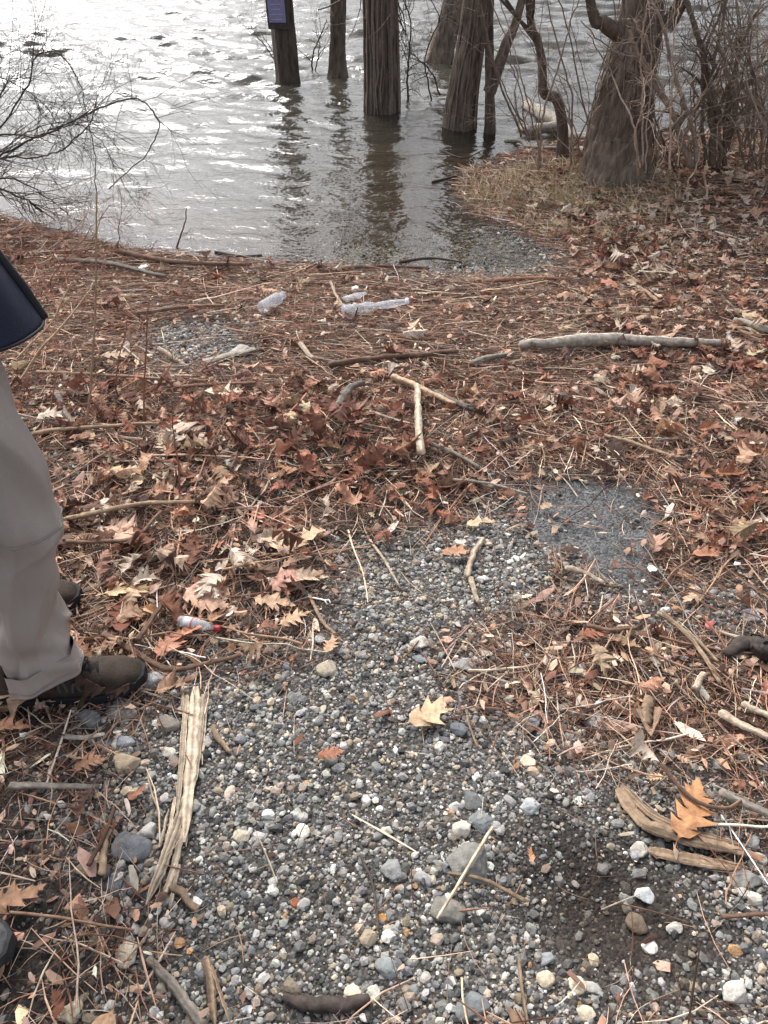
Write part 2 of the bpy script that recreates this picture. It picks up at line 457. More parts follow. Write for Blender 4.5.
GRID = GZ.reshape(len(gy), len(gx)).copy()
def height(x, y):
    x = np.asarray(x, float); y = np.asarray(y, float)
    i = np.clip(np.searchsorted(gx, x) - 1, 0, len(gx) - 2); j = np.clip(np.searchsorted(gy, y) - 1, 0, len(gy) - 2)
    u = np.clip((x - gx[i]) / (gx[i + 1] - gx[i]), 0, 1); v = np.clip((y - gy[j]) / (gy[j + 1] - gy[j]), 0, 1)
    return (GRID[j, i] * (1 - u) + GRID[j, i + 1] * u) * (1 - v) + (GRID[j + 1, i] * (1 - u) + GRID[j + 1, i + 1] * u) * v

# ------------------------------------------------------------------ water
rows = np.concatenate([np.linspace(2.6, 6, 150, endpoint=False), 6 * np.exp(np.linspace(0, math.log(26 / 6), 440, endpoint=False)), 26 * np.exp(np.linspace(0, math.log(900 / 26), 130))])
cols = np.linspace(-1, 1, 640)
WY = np.repeat(rows, len(cols)); WX = np.tile(cols, len(rows)) * (np.repeat(rows, len(cols)) * 0.95 + 2.2)
ws = shore_dist(WX, WY)
calm = np.clip(-ws / 4.5, 0.0, 1) ** 0.9 * 0.95 + 0.05
far = np.clip(1.2 - WY / 160, 0.0, 1)
wz = np.zeros_like(WX)
wr = np.random.default_rng(3)
for k in range(44):
    lam = math.exp(wr.uniform(math.log(0.17), math.log(0.95)))
    ang = R(90) + wr.normal(0.15, 0.36)
    kx, ky = 2 * math.pi / lam * math.cos(ang), 2 * math.pi / lam * math.sin(ang)
    amp = 0.0072 * lam ** 0.80
    ph = wr.uniform(0, 6.28)
    arg = kx * WX + ky * WY + ph + 1.8 * (vnoise(WX * 0.5 / lam, WY * 0.5 / lam, 60 + k) - 0.5) * 2
    env = 0.4 + 1.2 * vnoise(WX * 0.22 / lam, WY * 0.22 / lam, 90 + k)
    wz += amp * env * (np.sin(arg) + 0.25 * np.sin(2 * arg + 1.2)) * np.clip((lam - WY * 0.012) / (WY * 0.008), 0, 1)
# a few small rolls running in to the beach
roll = 0.008 * np.exp(-((ws + 0.35) / 0.05) ** 2) * vnoise(WX * 1.3, WY, 8) + 0.012 * np.exp(-((ws + 0.9 + 0.2 * vnoise(WX, WY, 4)) / 0.09) ** 2) * vnoise(WX * 0.9, WY, 9)
wz = wz * calm * far + roll
dep = np.clip(-ws * 0.11, 0, 1.3); dep = np.where(ws > 0, 0, dep)
wt = np.stack([dep, dep, dep], 1)
water = mesh_np('water', np.stack([WX, WY, ZW + wz], 1), [grid_faces(len(cols), len(rows))], water_mat(), wt, True, kind='structure')

# ------------------------------------------------------------------ templates for scattered stuff
def ico(sub):
    bm = bmesh.new(); bmesh.ops.create_icosphere(bm, subdivisions=sub, radius=1)
    V = np.array([v.co[:] for v in bm.verts]); F = np.array([[v.index for v in f.verts] for f in bm.faces]); bm.free()
    return V, F
ICO1, ICO2, ICO4 = ico(1), ico(2), ico(4)
def stone_shape(base, r, cuts=9, rough=0.0):
    V, F = base
    d = V / np.linalg.norm(V, axis=1)[:, None]
    rad = np.full(len(d), 1.15)
    n = r.normal(size=(cuts, 3)); n /= np.linalg.norm(n, axis=1)[:, None]
    for k in range(cuts):
        c = d @ n[k]; q = r.uniform(0.62, 0.95)
        rad = np.where(c > 0.05, np.minimum(rad, q / np.maximum(c, 0.05)), rad)
    if rough:
        rad = rad * (1 + rough * (vnoise(d[:, 0] * 3 + 9, d[:, 1] * 3 + d[:, 2] * 2, 5) - 0.5) + rough * 0.4 * (vnoise(d[:, 0] * 8, d[:, 1] * 8 + d[:, 2] * 7, 6) - 0.5))
    return d * rad[:, None] * np.array([r.uniform(0.85, 1.25), r.uniform(0.7, 1.0), r.uniform(0.42, 0.75)]), F

def rots(n, tilt, r):
    """Random turns about z, then a random tilt."""
    a = r.uniform(0, 2 * np.pi, n); b = r.normal(0, tilt, n); c = r.normal(0, tilt, n)
    ca, sa, cb, sb, cc, s_c = np.cos(a), np.sin(a), np.cos(b), np.sin(b), np.cos(c), np.sin(c)
    Z3 = np.zeros(n); O = np.ones(n)
    Rz = np.stack([np.stack([ca, -sa, Z3], 1), np.stack([sa, ca, Z3], 1), np.stack([Z3, Z3, O], 1)], 1)
    Rx = np.stack([np.stack([O, Z3, Z3], 1), np.stack([Z3, cb, -sb], 1), np.stack([Z3, sb, cb], 1)], 1)
    Ry = np.stack([np.stack([cc, Z3, s_c], 1), np.stack([Z3, O, Z3], 1), np.stack([-s_c, Z3, cc], 1)], 1)
    return np.einsum('nij,njk,nkl->nil', Rx, Ry, Rz)

WARM = np.array([1.08, 1.02, 0.98])
def scatter(name, templates, P, size, Rm, tint, mat, smooth=False, kind='stuff'):
    which = rng.integers(0, len(templates), len(P))
    Vs, Ts, Cs, n0 = [], [], [], 0
    for k, (V, F) in enumerate(templates):
        m = which == k
        if not m.any(): continue
        W = np.einsum('nij,vj->nvi', Rm[m], V) * size[m][:, None, None] + P[m][:, None]
        cnt = m.sum()
        Ff = (F[None] + (np.arange(cnt) * len(V))[:, None, None] + n0).reshape(-1, F.shape[1])
        Vs.append(W.reshape(-1, 3)); Ts.append(Ff); Cs.append(np.repeat(tint[m], len(V), 0)); n0 += cnt * len(V)
    return mesh_np(name, np.concatenate(Vs), [np.concatenate(Ts)], mat, np.concatenate(Cs), smooth, kind=kind)

def palette(cols, probs, n, var=0.25, r=rng, chroma=0.035):
    i = r.choice(len(cols), n, p=np.array(probs) / sum(probs))
    c = np.array(cols)[i] * np.exp(r.normal(0, var, n))[:, None] * np.exp(r.normal(0, chroma, (n, 3)))
    return np.clip(c, 0.006, 0.75)

STONE_COLS = [(0.235, 0.225, 0.205), (0.145, 0.142, 0.138), (0.345, 0.325, 0.29), (0.50, 0.465, 0.405), (0.36, 0.285, 0.20), (0.36, 0.20, 0.10), (0.062, 0.060, 0.056), (0.235, 0.19, 0.145)]
STONE_P = [34, 22, 20, 5, 11, 0.8, 12, 12]
LEAF_COLS = [(0.47, 0.325, 0.235), (0.31, 0.185, 0.122), (0.19, 0.090, 0.058), (0.075, 0.043, 0.032), (0.58, 0.47, 0.37), (0.38, 0.25, 0.17)]
SHRED_COLS = [(0.23, 0.125, 0.083), (0.42, 0.29, 0.205), (0.085, 0.048, 0.035), (0.60, 0.48, 0.365), (0.32, 0.20, 0.14), (0.34, 0.285, 0.24)]

def land_points(n, x0, x1, y0, y1, power=1.0):
    return rng.uniform(x0, x1, n), rng.uniform(y0, y1, n)

# ---- gravel
def gravel():
    # fine to middle grit, faceted
    n = 700000
    x, y = land_points(n, -2.6, 2.6, 0.15, 4.6)
    z = zones(x, y)
    dens = np.clip(z['g'] * (1 - 0.85 * z['mud']) + 0.10 * z['soil'] + 0.10 * z['lit'] + 0.03, 0, 1)
    dens *= np.where(np.abs(x) < 0.75 + 0.42 * y, 1, 0.0) * np.where(z['s'] > -0.5, 1, 0) * (1 - 0.72 * z['asp'])
    dens *= np.clip(1.25 - 0.13 * y, 0.3, 1) * (0.35 + 1.1 * fbm(x * 5, y * 5, 77, 3))
    k = rng.random(n) < dens
    x, y = x[k], y[k]; n = len(x)
    sz = np.exp(rng.normal(math.log(0.0034), 0.50, n)); sz = np.clip(sz, 0.0016, 0.012) * np.clip(0.85 + 0.13 * y, 1, 1.6)
    tp = [stone_shape(ICO1, rng, 5) for _ in range(24)]
    P = np.stack([x, y, height(x, y) + sz * rng.uniform(-0.35, 0.45, n)], 1)
    tint = palette(STONE_COLS, STONE_P, n, 0.36, chroma=0.02) * 0.9
    zz_ = zones(x, y); mk = np.clip(zz_['mud'] + 0.7 * zz_['soil'], 0, 1) * (rng.random(n) < 0.75)
    tint = lerp(tint, (0.05, 0.038, 0.028), mk * 0.8)
    scatter('gravel', tp, P, sz, rots(n, 0.35, rng), tint, M_STONE)
    # bigger pebbles, rounder
    n = 15000
    x, y = land_points(n, -2.4, 2.4, 0.15, 4.4)
    z = zones(x, y)
    dens = np.clip(z['g'] * (1 - 0.88 * z['mud']) + 0.12 * z['soil'] + 0.15 * z['lit'] + 0.03, 0, 1) * (np.abs(x) < 0.75 + 0.42 * y) * (z['s'] > -0.4)
    dens *= (0.1 + 1.9 * fbm(x * 3.5, y * 3.5, 79, 3) ** 1.4) * (1 - 0.95 * z['asp'])
    k = rng.random(n) < dens * 0.75
    x, y = x[k], y[k]; n = len(x)
    sz = np.clip(np.exp(rng.normal(math.log(0.0095), 0.32, n)), 0.005, 0.016)
    tp = [stone_shape(ICO2, rng, 6, 0.14) for _ in range(30)]
    P = np.stack([x, y, height(x, y) + sz * rng.uniform(-0.25, 0.40, n)], 1)
    zz_ = zones(x, y); mk = np.clip(zz_['mud'] + 0.7 * zz_['soil'], 0, 1) * (rng.random(n) < 0.6)
    scatter('pebbles', tp, P, sz, rots(n, 0.25, rng), lerp(palette(STONE_COLS, STONE_P, n, 0.25, chroma=0.02), (0.06, 0.046, 0.034), mk * 0.75), M_STONE, False)
gravel()

# ---- leaves
def leaf_shape(kind, r, ns=19, flat=1.0):
    """A dead leaf one unit long: midrib with two lobed halves, curled."""
    sides = []
    nl = int(r.integers(3, 5)); mid = []
    if kind == 'oak':
        fr = [0.0, 0.25, 0.45, 0.62, 0.80]
        mid = [0.0, 0.06] + [0.10 + (i + f) * 0.74 / nl for i in range(nl) for f in fr] + [0.86, 0.90, 0.94, 1.0]
    else:
        mid = list(np.linspace(0, 1, 12))
    mid = np.array(mid); ns = len(mid)
    lean = r.uniform(0.05, 0.12); body = r.uniform(0.08, 0.17)
    for side in (0, 1):
        if kind == 'oak':
            w = [0.004, 0.03]; f = [0, 0]
            for i in range(nl):
                wi = np.interp((i + 0.5) / nl, [0, 0.35, 0.65, 1], [0.17, 0.34, 0.37, 0.20]) * r.uniform(0.75, 1.15); a_ = body * r.uniform(0.8, 1.2)
                w += [a_, a_ + 0.35 * (wi - a_), wi, a_ + 0.75 * (wi - a_), a_ + 0.30 * (wi - a_)]
                j_ = lean * r.uniform(0.6, 1.4) * wi / 0.3
                f += [0.0, 0.25 * j_, j_ + 0.05, 0.9 * j_, 0.35 * j_]
            w += [0.07, 0.11 * r.uniform(0.6, 1.2), 0.05, 0.003]; f += [0, 0.03, 0.01, 0.03]
            w, f = np.array(w), np.array(f)
            sh = r.uniform(-0.03, 0.03)
            f = f + sh * np.sin(np.pi * mid)
            if r.random() < 0.45: w = w * np.where(mid > r.uniform(0.3, 0.9), 0.3, 1.0)          # torn
        else:
            w = 0.24 * np.sin(np.pi * mid ** 0.85) ** 0.9 * (1 + 0.12 * r.normal(size=ns)) + 0.003; f = 0 * mid
        sides.append((w, f))
    L, Rr = sides
    fold = r.normal(0.05, 0.38) * flat; curl = r.normal(0.5, 1.1) * flat; bend = r.normal(0.0, 0.5) * flat; tw = r.normal(0, 0.5) * flat; wv = r.uniform(4, 12); side_b = r.normal(0, 0.12)
    rows = []
    for i in range(ns):
        x = mid[i]
        row = []
        for side, (w, f) in ((1, L), (0, (mid * 0, mid * 0)), (-1, Rr)):
            yy = side * w[i]; xx = x + (f[i] if side else 0)
            zz = fold * abs(yy) + (0.012 * r.normal() if side else 0) * flat + curl * yy * yy * 1.6 + bend * (x - 0.5) ** 2 + tw * yy * (x - 0.5) + 0.24 * flat * math.sin(wv * x + 2.5 * side + curl) * abs(yy) + 0.04 * math.sin(5 * x + curl)
            row.append((xx - 0.5, yy + side_b * (x - 0.3) ** 2, zz))
        rows.append(row)
    V = np.array(rows).reshape(-1, 3)
    st = np.array([[-0.68, 0.01, 0.02], [-0.68, -0.01, 0.02]])          # the stalk
    V = np.vstack([V, st]); m = len(V)
    F = []
    for i in range(ns - 1):
        a = 3 * i
        F += [[a, a + 1, a + 4], [a, a + 4, a + 3], [a + 1, a + 2, a + 5], [a + 1, a + 5, a + 4]]
    F += [[m - 2, m - 1, 0], [m - 1, 2, 0]]
    V[:, 2] -= V[:, 2].min()
    return V, np.array(F)
LEAF_T = [leaf_shape('oak', rng) for _ in range(54)] + [leaf_shape('plain', rng, 11) for _ in range(6)]

def leaf_litter():
    n = 46000
    x, y = land_points(n, -4.2, 4.2, 0.2, 7.0)
    z = zones(x, y)
    patch = (0.2 + 1.6 * fbm(x * 1.3, y * 4.0, 31, 3) ** 1.3)
    dens = np.clip(z['leaf'] * 0.95 * patch + 0.13 * (1 - z['g']) * patch + 0.5 * np.exp(-((z['s'] - 0.8) / 0.5) ** 2) * (x > 0.9), 0, 1) * (1 - 0.97 * z['g']) * (1 - 0.93 * z['asp']) * (1 - 0.9 * z['soil'])
    dens *= (z['s'] > 0.04) * (np.abs(x) < 0.9 + 0.55 * y) * np.clip(1 - np.abs(x) * 0.0, 0, 1)
    k = rng.random(n) < dens * 0.72
    x, y = x[k], y[k]; n = len(x)
    pile = np.exp(-(((x - PILE[0]) / 0.5) ** 2 + ((y - PILE[1]) / 0.25) ** 2))
    sz = np.clip(np.exp(rng.normal(math.log(0.047), 0.48, n)), 0.016, 0.115)
    P = np.stack([x, y, height(x, y) + rng.uniform(0.008, 0.036, n) + 0.035 * pile * rng.random(n)], 1)
    dark = vnoise(x * 1.6, y * 3.0, 51)
    tint = palette(LEAF_COLS, [19, 25, 20, 19, 5, 20], n, 0.36)
    red = palette([(0.15, 0.066, 0.042), (0.11, 0.053, 0.037), (0.22, 0.11, 0.066)], [4, 3, 2], n, 0.25)
    bank = np.clip((x - 0.6) / 0.5, 0, 1) * np.clip((y - 3.4) / 0.8, 0, 1); pale = palette([(0.50, 0.37, 0.27), (0.40, 0.27, 0.19), (0.56, 0.46, 0.36)], [3, 3, 2], n, 0.25); mb_ = rng.random(n) < bank * 0.75; tint[mb_] = pale[mb_]
    m = rng.random(n) < np.clip(pile * 0.9 + 0.5 * (dark > 0.68), 0, 1)
    tint[m] = red[m] * 1.15
    tint = tint * WARM; tint = np.minimum(tint, np.array([0.50, 0.40, 0.31]))
    scatter('leaf_litter', LEAF_T, P, sz, rots(n, 0.24, rng), tint, M_LEAF)
leaf_litter()

# ---- needles, shredded reed and fine twigs
def shred_shape(r, seg=3, w=0.012):
    t = np.linspace(-0.5, 0.5, seg + 1)
    b = r.normal(0, 0.10); c = r.normal(0, 0.06)
    P = np.stack([t, b * (t * t - 0.25) * 4 * 0.5, 0.03 + c * (t * t)], 1)
    ring = np.array([[0, -0.9, -0.3], [0, 0.9, -0.3], [0, 0, 0.8]]) * w
    ww = r.uniform(0.6, 1.0, seg + 1); ww[0] *= 0.5; ww[-1] *= 0.5
    V = (P[:, None] + ring[None] * ww[:, None, None]).reshape(-1, 3)
    F = []
    for i in range(seg):
        for j in range(3):
            a, b2 = i * 3 + j, i * 3 + (j + 1) % 3
            F += [[a, b2, b2 + 3], [a, b2 + 3, a + 3]]
    return V, np.array(F)
def shreds():
    n = 420000
    x, y = land_points(n, -3.8, 3.8, 0.2, 6.2)
    z = zones(x, y)
    base = (1 - z['g']) * 0.85 + 0.30 * z['lit'] + 0.035
    dens = np.clip(base, 0, 1) * (1 - 0.93 * z['asp']) * (z['s'] > 0.0) * (np.abs(x) < 0.7 + 0.52 * y) * (0.4 + 1.1 * fbm(x * 3, y * 3, 33, 3)) * (1 - 0.6 * z['soil'])
    k = rng.random(n) < dens
    x, y = x[k], y[k]; n = len(x)
    wrack = np.clip((y - 2.0) / 0.8, 0, 1)
    sz = np.clip(np.exp(rng.normal(math.log(0.055), 0.5, n)), 0.015, 0.18)
    P = np.stack([x, y, height(x, y) + rng.uniform(0.001, 0.024, n)], 1)
    Rm = rots(n, 0.13, rng)
    # driftline: most pieces lie along the shore
    al = rng.random(n) < 0.55 * wrack
    a = rng.normal(0.05, 0.35, n); ca, sa = np.cos(a), np.sin(a)
    Rz = np.zeros((n, 3, 3)); Rz[:, 0, 0] = ca; Rz[:, 0, 1] = -sa; Rz[:, 1, 0] = sa; Rz[:, 1, 1] = ca; Rz[:, 2, 2] = 1
    Rm[al] = Rz[al]
    tp = [shred_shape(rng, 3, rng.uniform(0.007, 0.018)) for _ in range(26)] + [shred_shape(rng, 2, rng.uniform(0.022, 0.036)) for _ in range(4)]
    tint = palette(SHRED_COLS, [26, 22, 26, 13, 20, 10], n, 0.42) * WARM
    scatter('needles_and_twig_litter', tp, P, sz, Rm, tint, M_SHRED)
    # longer loose twigs
    n = 17000
    x, y = land_points(n, -3.4, 3.4, 0.3, 5.6)
    z = zones(x, y)
    dens = np.clip((1 - z['g']) * 0.8 + 0.25 * z['lit'] + 0.7 * np.exp(-((z['s'] - 0.14) / 0.10) ** 2), 0, 1) * (1 - 0.75 * z['soil']) * (1 - 0.9 * z['asp']) * (z['s'] > 0.02) * (np.abs(x) < 0.6 + 0.52 * y)
    k = rng.random(n) < dens * 0.7
    x, y = x[k], y[k]; n = len(x)
    wrack = np.clip((y - 2.0) / 0.8, 0, 1)
    sz = np.clip(np.exp(rng.normal(math.log(0.15), 0.45, n)), 0.06, 0.42)
    P = np.stack([x, y, height(x, y) + rng.uniform(0.008, 0.034, n)], 1)
    Rm = rots(n, 0.06, rng); al = rng.random(n) < 0.65 * wrack; a = rng.normal(0.03, 0.30, n); ca, sa = np.cos(a), np.sin(a)
    Rz = np.zeros((n, 3, 3)); Rz[:, 0, 0] = ca; Rz[:, 0, 1] = -sa; Rz[:, 1, 0] = sa; Rz[:, 1, 1] = ca; Rz[:, 2, 2] = 1
    Rm[al] = Rz[al]
    tp = []
    for _ in range(24):
        m_ = 9; t = np.linspace(-0.5, 0.5, m_); Q = np.stack([t, np.cumsum(rng.normal(0, 0.013, m_)), np.cumsum(rng.normal(0, 0.007, m_))], 1)
        mb = MB().tube(Q, np.linspace(1, 0.5, m_) * rng.uniform(0.0045, 0.0115), 5, cap=False)
        V = np.concatenate(mb.V); q = np.concatenate(mb.Q); tp.append((V, np.vstack([q[:, [0, 1, 2]], q[:, [0, 2, 3]]])))
    scatter('loose_twigs', tp, P, sz, Rm, palette(SHRED_COLS, [16, 26, 16, 20, 16, 18], n, 0.34) * WARM, M_TWIG, True)
    # small flat crumbs of bark, leaf and wood
    n = 60000
    x, y = land_points(n, -3.4, 3.4, 0.2, 5.8)
    z = zones(x, y)
    dens = np.clip((1 - z['g']) * 0.8 + 0.25 * z['lit'] + 0.03, 0, 1) * (1 - 0.85 * z['asp']) * (z['s'] > 0.02) * (np.abs(x) < 0.7 + 0.52 * y)
    k = rng.random(n) < dens
    x, y = x[k], y[k]; n = len(x)
    sz = np.clip(np.exp(rng.normal(math.log(0.008), 0.45, n)), 0.003, 0.022)
    tp = []
    for _ in range(14):
        V, F = stone_shape(ICO1, rng, 6); V = V * np.array([rng.uniform(0.8, 2.0), 0.7, 0.16]); V[:, 0] += 0.2 * rng.normal(size=len(V)); V[:, 1] += 0.12 * rng.normal(size=len(V)); tp.append((V, F))
    P = np.stack([x, y, height(x, y) + rng.uniform(0.003, 0.026, n)], 1)
    scatter('bark_crumbs', tp, P, sz, rots(n, 0.35, rng), palette(LEAF_COLS + [(0.45, 0.36, 0.27)], [20, 26, 16, 18, 6, 16, 5], n, 0.3), M_SHRED)
shreds()

# ------------------------------------------------------------------ grass
def grass(P, n_each, hgt, name):
    V, F, C, c0 = [], [], [], 0
    for p in P:
        for _ in range(n_each):
            a = rng.uniform(0, 6.28); l = hgt * rng.uniform(0.4, 1.2); lean = rng.uniform(0.2, 1.3)
            x, y = p[0] + rng.normal(0, 0.03), p[1] + rng.normal(0, 0.03); z = h1(x, y)
            d = np.array([math.cos(a), math.sin(a)]); w = 0.0016 * rng.uniform(0.7, 1.6); sd = np.array([-d[1], d[0]]) * w
            for i, t in enumerate((0, 0.35, 0.7, 1.0)):
                q = d * l * lean * t * t; ww = (1 - t * 0.85)
                zz = z + l * (t - 0.45 * lean * t * t)
                V += [(x + q[0] + sd[0] * ww, y + q[1] + sd[1] * ww, max(zz, z + 0.002)), (x + q[0] - sd[0] * ww, y + q[1] - sd[1] * ww, max(zz, z + 0.002) + 0.001)]
            F += [[c0 + 2 * i, c0 + 2 * i + 1, c0 + 2 * i + 3, c0 + 2 * i + 2] for i in range(3)]; c0 += 8
            col = np.array([(0.50, 0.38, 0.24), (0.40, 0.28, 0.17), (0.20, 0.21, 0.08), (0.58, 0.48, 0.34)][rng.choice(4, p=[.45, .3, .12, .13])]) * rng.uniform(0.7, 1.2)
            C += [col] * 8
    return mesh_np(name, np.array(V), [np.array(F)], M_GRASS, np.array(C), False, kind='stuff')
gp = []
for _ in range(420):
    px = rng.uniform(462, 680); py = rng.uniform(168, 245)
    p = U(px, py)
    if shore_dist(p[0], p[1]) > 0.03 and rng.random() < (1.0 if px < 590 else 0.5) * (1 if py < 215 else 0.35): gp.append(p)
grass(gp, 16, 0.11, 'dry_grass')

# ------------------------------------------------------------------ trees and shrubs
BARK = np.array([0.125, 0.094, 0.072])
def twigs(mb, P0, D, L, r, level, col, n_side=3, droop=0.0, wig=0.35):
    """A bare, crooked branch with side twigs."""
    D = np.asarray(D, float); D /= np.linalg.norm(D); m = max(4, int(L / 0.07)); m = min(m, 14)
    P = [np.asarray(P0, float)]
    for i in range(m):
        D = D + rng.normal(0, wig / math.sqrt(m), 3) + np.array([0, 0, -droop / m]); D /= np.linalg.norm(D)
        P.append(P[-1] + D * L / m)
    P = np.array(P); rr = np.linspace(r, max(r * 0.25, 0.0009), len(P))
    mb.tube(P, rr, 5 if r > 0.006 else 4 if r > 0.0025 else 3, col)
    if level > 0:
        for _ in range(n_side):
            i = rng.integers(len(P) // 4, len(P) - 1)
            T = P[i] - P[i - 1]; T /= np.linalg.norm(T) + 1e-9
            Q = rng.normal(0, 1, 3); Q -= T * (Q @ T); Q /= np.linalg.norm(Q) + 1e-9
            twigs(mb, P[i], T * 0.75 + Q * 0.8, L * rng.uniform(0.35, 0.6), rr[i] * 0.55, level - 1, col * rng.uniform(0.85, 1.15), n_side, droop, wig)

def bark_tube(P, r, sides=30, ridge=0.12, col=BARK, seed=0):
    """Trunk surface with upright furrows."""
    P = np.asarray(P); n = len(P); mb = MB()
    T = np.gradient(P, axis=0); T /= np.linalg.norm(T, axis=1)[:, None]
    A = np.cross(np.array([0, 1.0, 0]), T); A /= np.linalg.norm(A, axis=1)[:, None]; B = np.cross(T, A)
    a = np.linspace(0, 2 * np.pi, sides, endpoint=False)
    s = np.concatenate([[0], np.cumsum(np.linalg.norm(np.diff(P, axis=0), axis=1))])
    aa, ss = np.meshgrid(a, s)
    k = sides / 6.28 * 0.42
    nz = 0.7 * vnoise(np.cos(aa) * k * 2.2 + 30 + 0.8 * ss, np.sin(aa) * k * 2.2 + ss * 5.5, seed) + 0.5 * vnoise(aa * k * 2.5 + 2 * vnoise(aa * 2, ss * 3, 4), ss * 17, seed + 3) + 0.4 * vnoise(np.cos(aa) * 2 + 7, np.sin(aa) * 2 + ss * 3.5, seed + 5)
    rr = np.asarray(r)[:, None] * (1 + ridge * (nz - 0.75))
    V = P[:, None] + (np.cos(aa)[..., None] * A[:, None] + np.sin(aa)[..., None] * B[:, None]) * rr[..., None]
    rr = rr * (1 + 0.16 * (vnoise(np.cos(aa) * 0.9 + 3, np.sin(aa) * 0.9 + ss * 1.7, seed + 8) - 0.5))
    c = col[None, None] * (0.55 + 0.62 * nz)[..., None]
    i = np.arange(n - 1)[:, None] * sides + np.arange(sides)[None]; j = np.arange(n - 1)[:, None] * sides + (np.arange(sides)[None] + 1) % sides
    mb.add(V.reshape(-1, 3), np.stack([i, j, j + sides, i + sides], -1).reshape(-1, 4), None, np.clip(c, 0, 1).reshape(-1, 3))
    return mb

def tree(name, label, base_px, w_px, top_px, w_top, H, col=BARK, flare=1.35, mids=(), on_land=False, limbs=5, seed=0, sides=48, cat='tree', ridge=0.20):
    b = U(*base_px) if on_land else on_plane(base_px[0], base_px[1], ZW)
    Y = b[1]
    dep0 = depth_of(b); r0 = w_px / 2 / FPX * dep0
    pts = [b] + [on_y(x, y, Y + dy) for (x, y, dy) in mids] + [on_y(top_px[0], top_px[1], Y)]
    top = pts[-1]; r1 = w_top / 2 / FPX * depth_of(top)
    d = pts[-1] - pts[-2]; d /= np.linalg.norm(d)
    d = d * 0.7 + np.array([0, 0, 0.5]); d /= np.linalg.norm(d)
    Hs = H - (top[2] - b[2])
    for k in (0.35, 0.7, 1.0): pts.append(top + d * Hs * k + rng.normal(0, 0.05 * k * Hs * 0.4, 3) * np.array([1, 1, 0]))
    t = thing(name, label, cat, b)
    loc = [np.array(p) - b for p in pts]
    loc = [loc[0] - np.array([loc[1][0], 0, loc[1][2]]) * 0.0 - np.array([0, 0, 0.45])] + loc
    P = spline(loc, 170); P[:, :2] += (np.cumsum(rng.normal(0, 0.0022, (170, 2)), 0)) * np.clip(P[:, 2:3], 0, 1)
    zt = P[:, 2]; ztop = top[2] - b[2]
    r = np.where(zt < ztop, np.interp(zt, [0, ztop], [r0, r1]), np.interp(zt, [ztop, P[-1, 2]], [r1, r1 * 0.22]))
    r = r * (1 + (flare - 1) * np.exp(-np.maximum(zt, -0.02) / 0.12))
    bark_tube(P, r, sides, ridge, col, seed).build('trunk', M_BARK, t)
    for k in range(limbs):
        i = int(len(P) * rng.uniform(0.55, 0.93)); a = rng.uniform(0, 6.28)
        mb = MB(); twigs(mb, P[i], (math.cos(a), math.sin(a), rng.uniform(0.4, 1.1)), Hs * rng.uniform(0.3, 0.5), r[i] * 0.45, 3, col * 0.9, 4)
        mb.build('branch', M_TWIG, t)
    return t, P, r, b

tB = tree('slender_tree', 'thin straight dark trunk standing in water right of the sign post', (338, 76), 15, (338, 0), 16, 5.5, BARK * 0.8, 1.4, seed=2)
tC, PC, rC, bC = tree('vine_covered_tree', 'stout upright trunk wrapped in hanging vines, standing in the lake left of the leaning trunks', (382, 112), 32, (379, 0), 32, 7, BARK * 0.85, 1.06, seed=3)  # vines follow
for k in range(15):                                   # old vines clinging to the trunk
    a = rng.uniform(math.pi * 0.9, math.pi * 2.1); P = []
    for z in np.linspace(-0.05, 3.2, 26):
        i = int(np.argmin(abs(PC[:, 2] - z))); a += rng.normal(0, 0.07)
        q = PC[i] + np.array([math.cos(a), math.sin(a), 0]) * (rC[i] * 1.02 + 0.004); q[2] = z; P.append(q)
    MB().tube(np.array(P), rng.uniform(0.006, 0.018), 6, BARK * rng.uniform(0.6, 1.7), jitter=0.25).build('vine', M_TWIG, tC)
for k in range(12):                                   # loose tangle beside it
    mb = MB(); z = rng.uniform(0.35, 1.6)
    twigs(mb, np.array([rC[10] * 0.9, 0, z]), (rng.uniform(0.4, 1), rng.uniform(-.3, .3), rng.uniform(-1.2, 0.5)), rng.uniform(0.25, 0.55), 0.006, 2, BARK * 0.7, 4, 0.6, 0.9)
    mb.build('vine', M_TWIG, tC)
tD = tree('leaning_tree', 'grey trunk leaning right, farther out behind the pair of leaning trunks', (440, 62), 25, (455, 0), 21, 6, BARK * 1.1, 1.08, seed=4)
tE, PE, rE, bE = tree('leaning_tree', 'thick rough trunk leaning right, its foot at the waterline beside the thin stem', (459, 128), 31, (478, 0), 24, 7, BARK, 1.08, mids=[(463, 95, 0)], seed=5)
for k in range(7):
    a = rng.uniform(math.pi, math.pi * 2); P = []
    for z in np.linspace(-0.05, 2.6, 24):
        i = int(np.argmin(abs(PE[:, 2] - z))); a += rng.normal(0, 0.08)
        q = PE[i] + np.array([math.cos(a), math.sin(a), 0]) * (rE[i] * 1.02 + 0.004); q[2] = z; P.append(q)
    MB().tube(np.array(P), rng.uniform(0.004, 0.009), 5, BARK * rng.uniform(0.8, 1.5)).build('vine', M_TWIG, tE)
tF, PF, rF, bF = tree('forked_tree', 'thin dark stem with a slanting right fork, close beside the thick leaning trunk', (490, 132), 10, (487, 0), 8, 5, BARK * 0.75, 1.2, seed=6, sides=14, limbs=3)
p0 = on_y(489.5, 92, bF[1]) - bF; p1 = on_y(506, 45, bF[1]) - bF; p2 = on_y(522, 0, bF[1]) - bF
Pf = spline([p0, p1, p2, p2 + (p2 - p1) * 2.5 + np.array([0, 0, 0.6])], 24)
bark_tube(Pf, np.linspace(0.055, 0.02, 24), 14, 0.1, BARK * 0.95, 9).build('branch', M_BARK, tF)
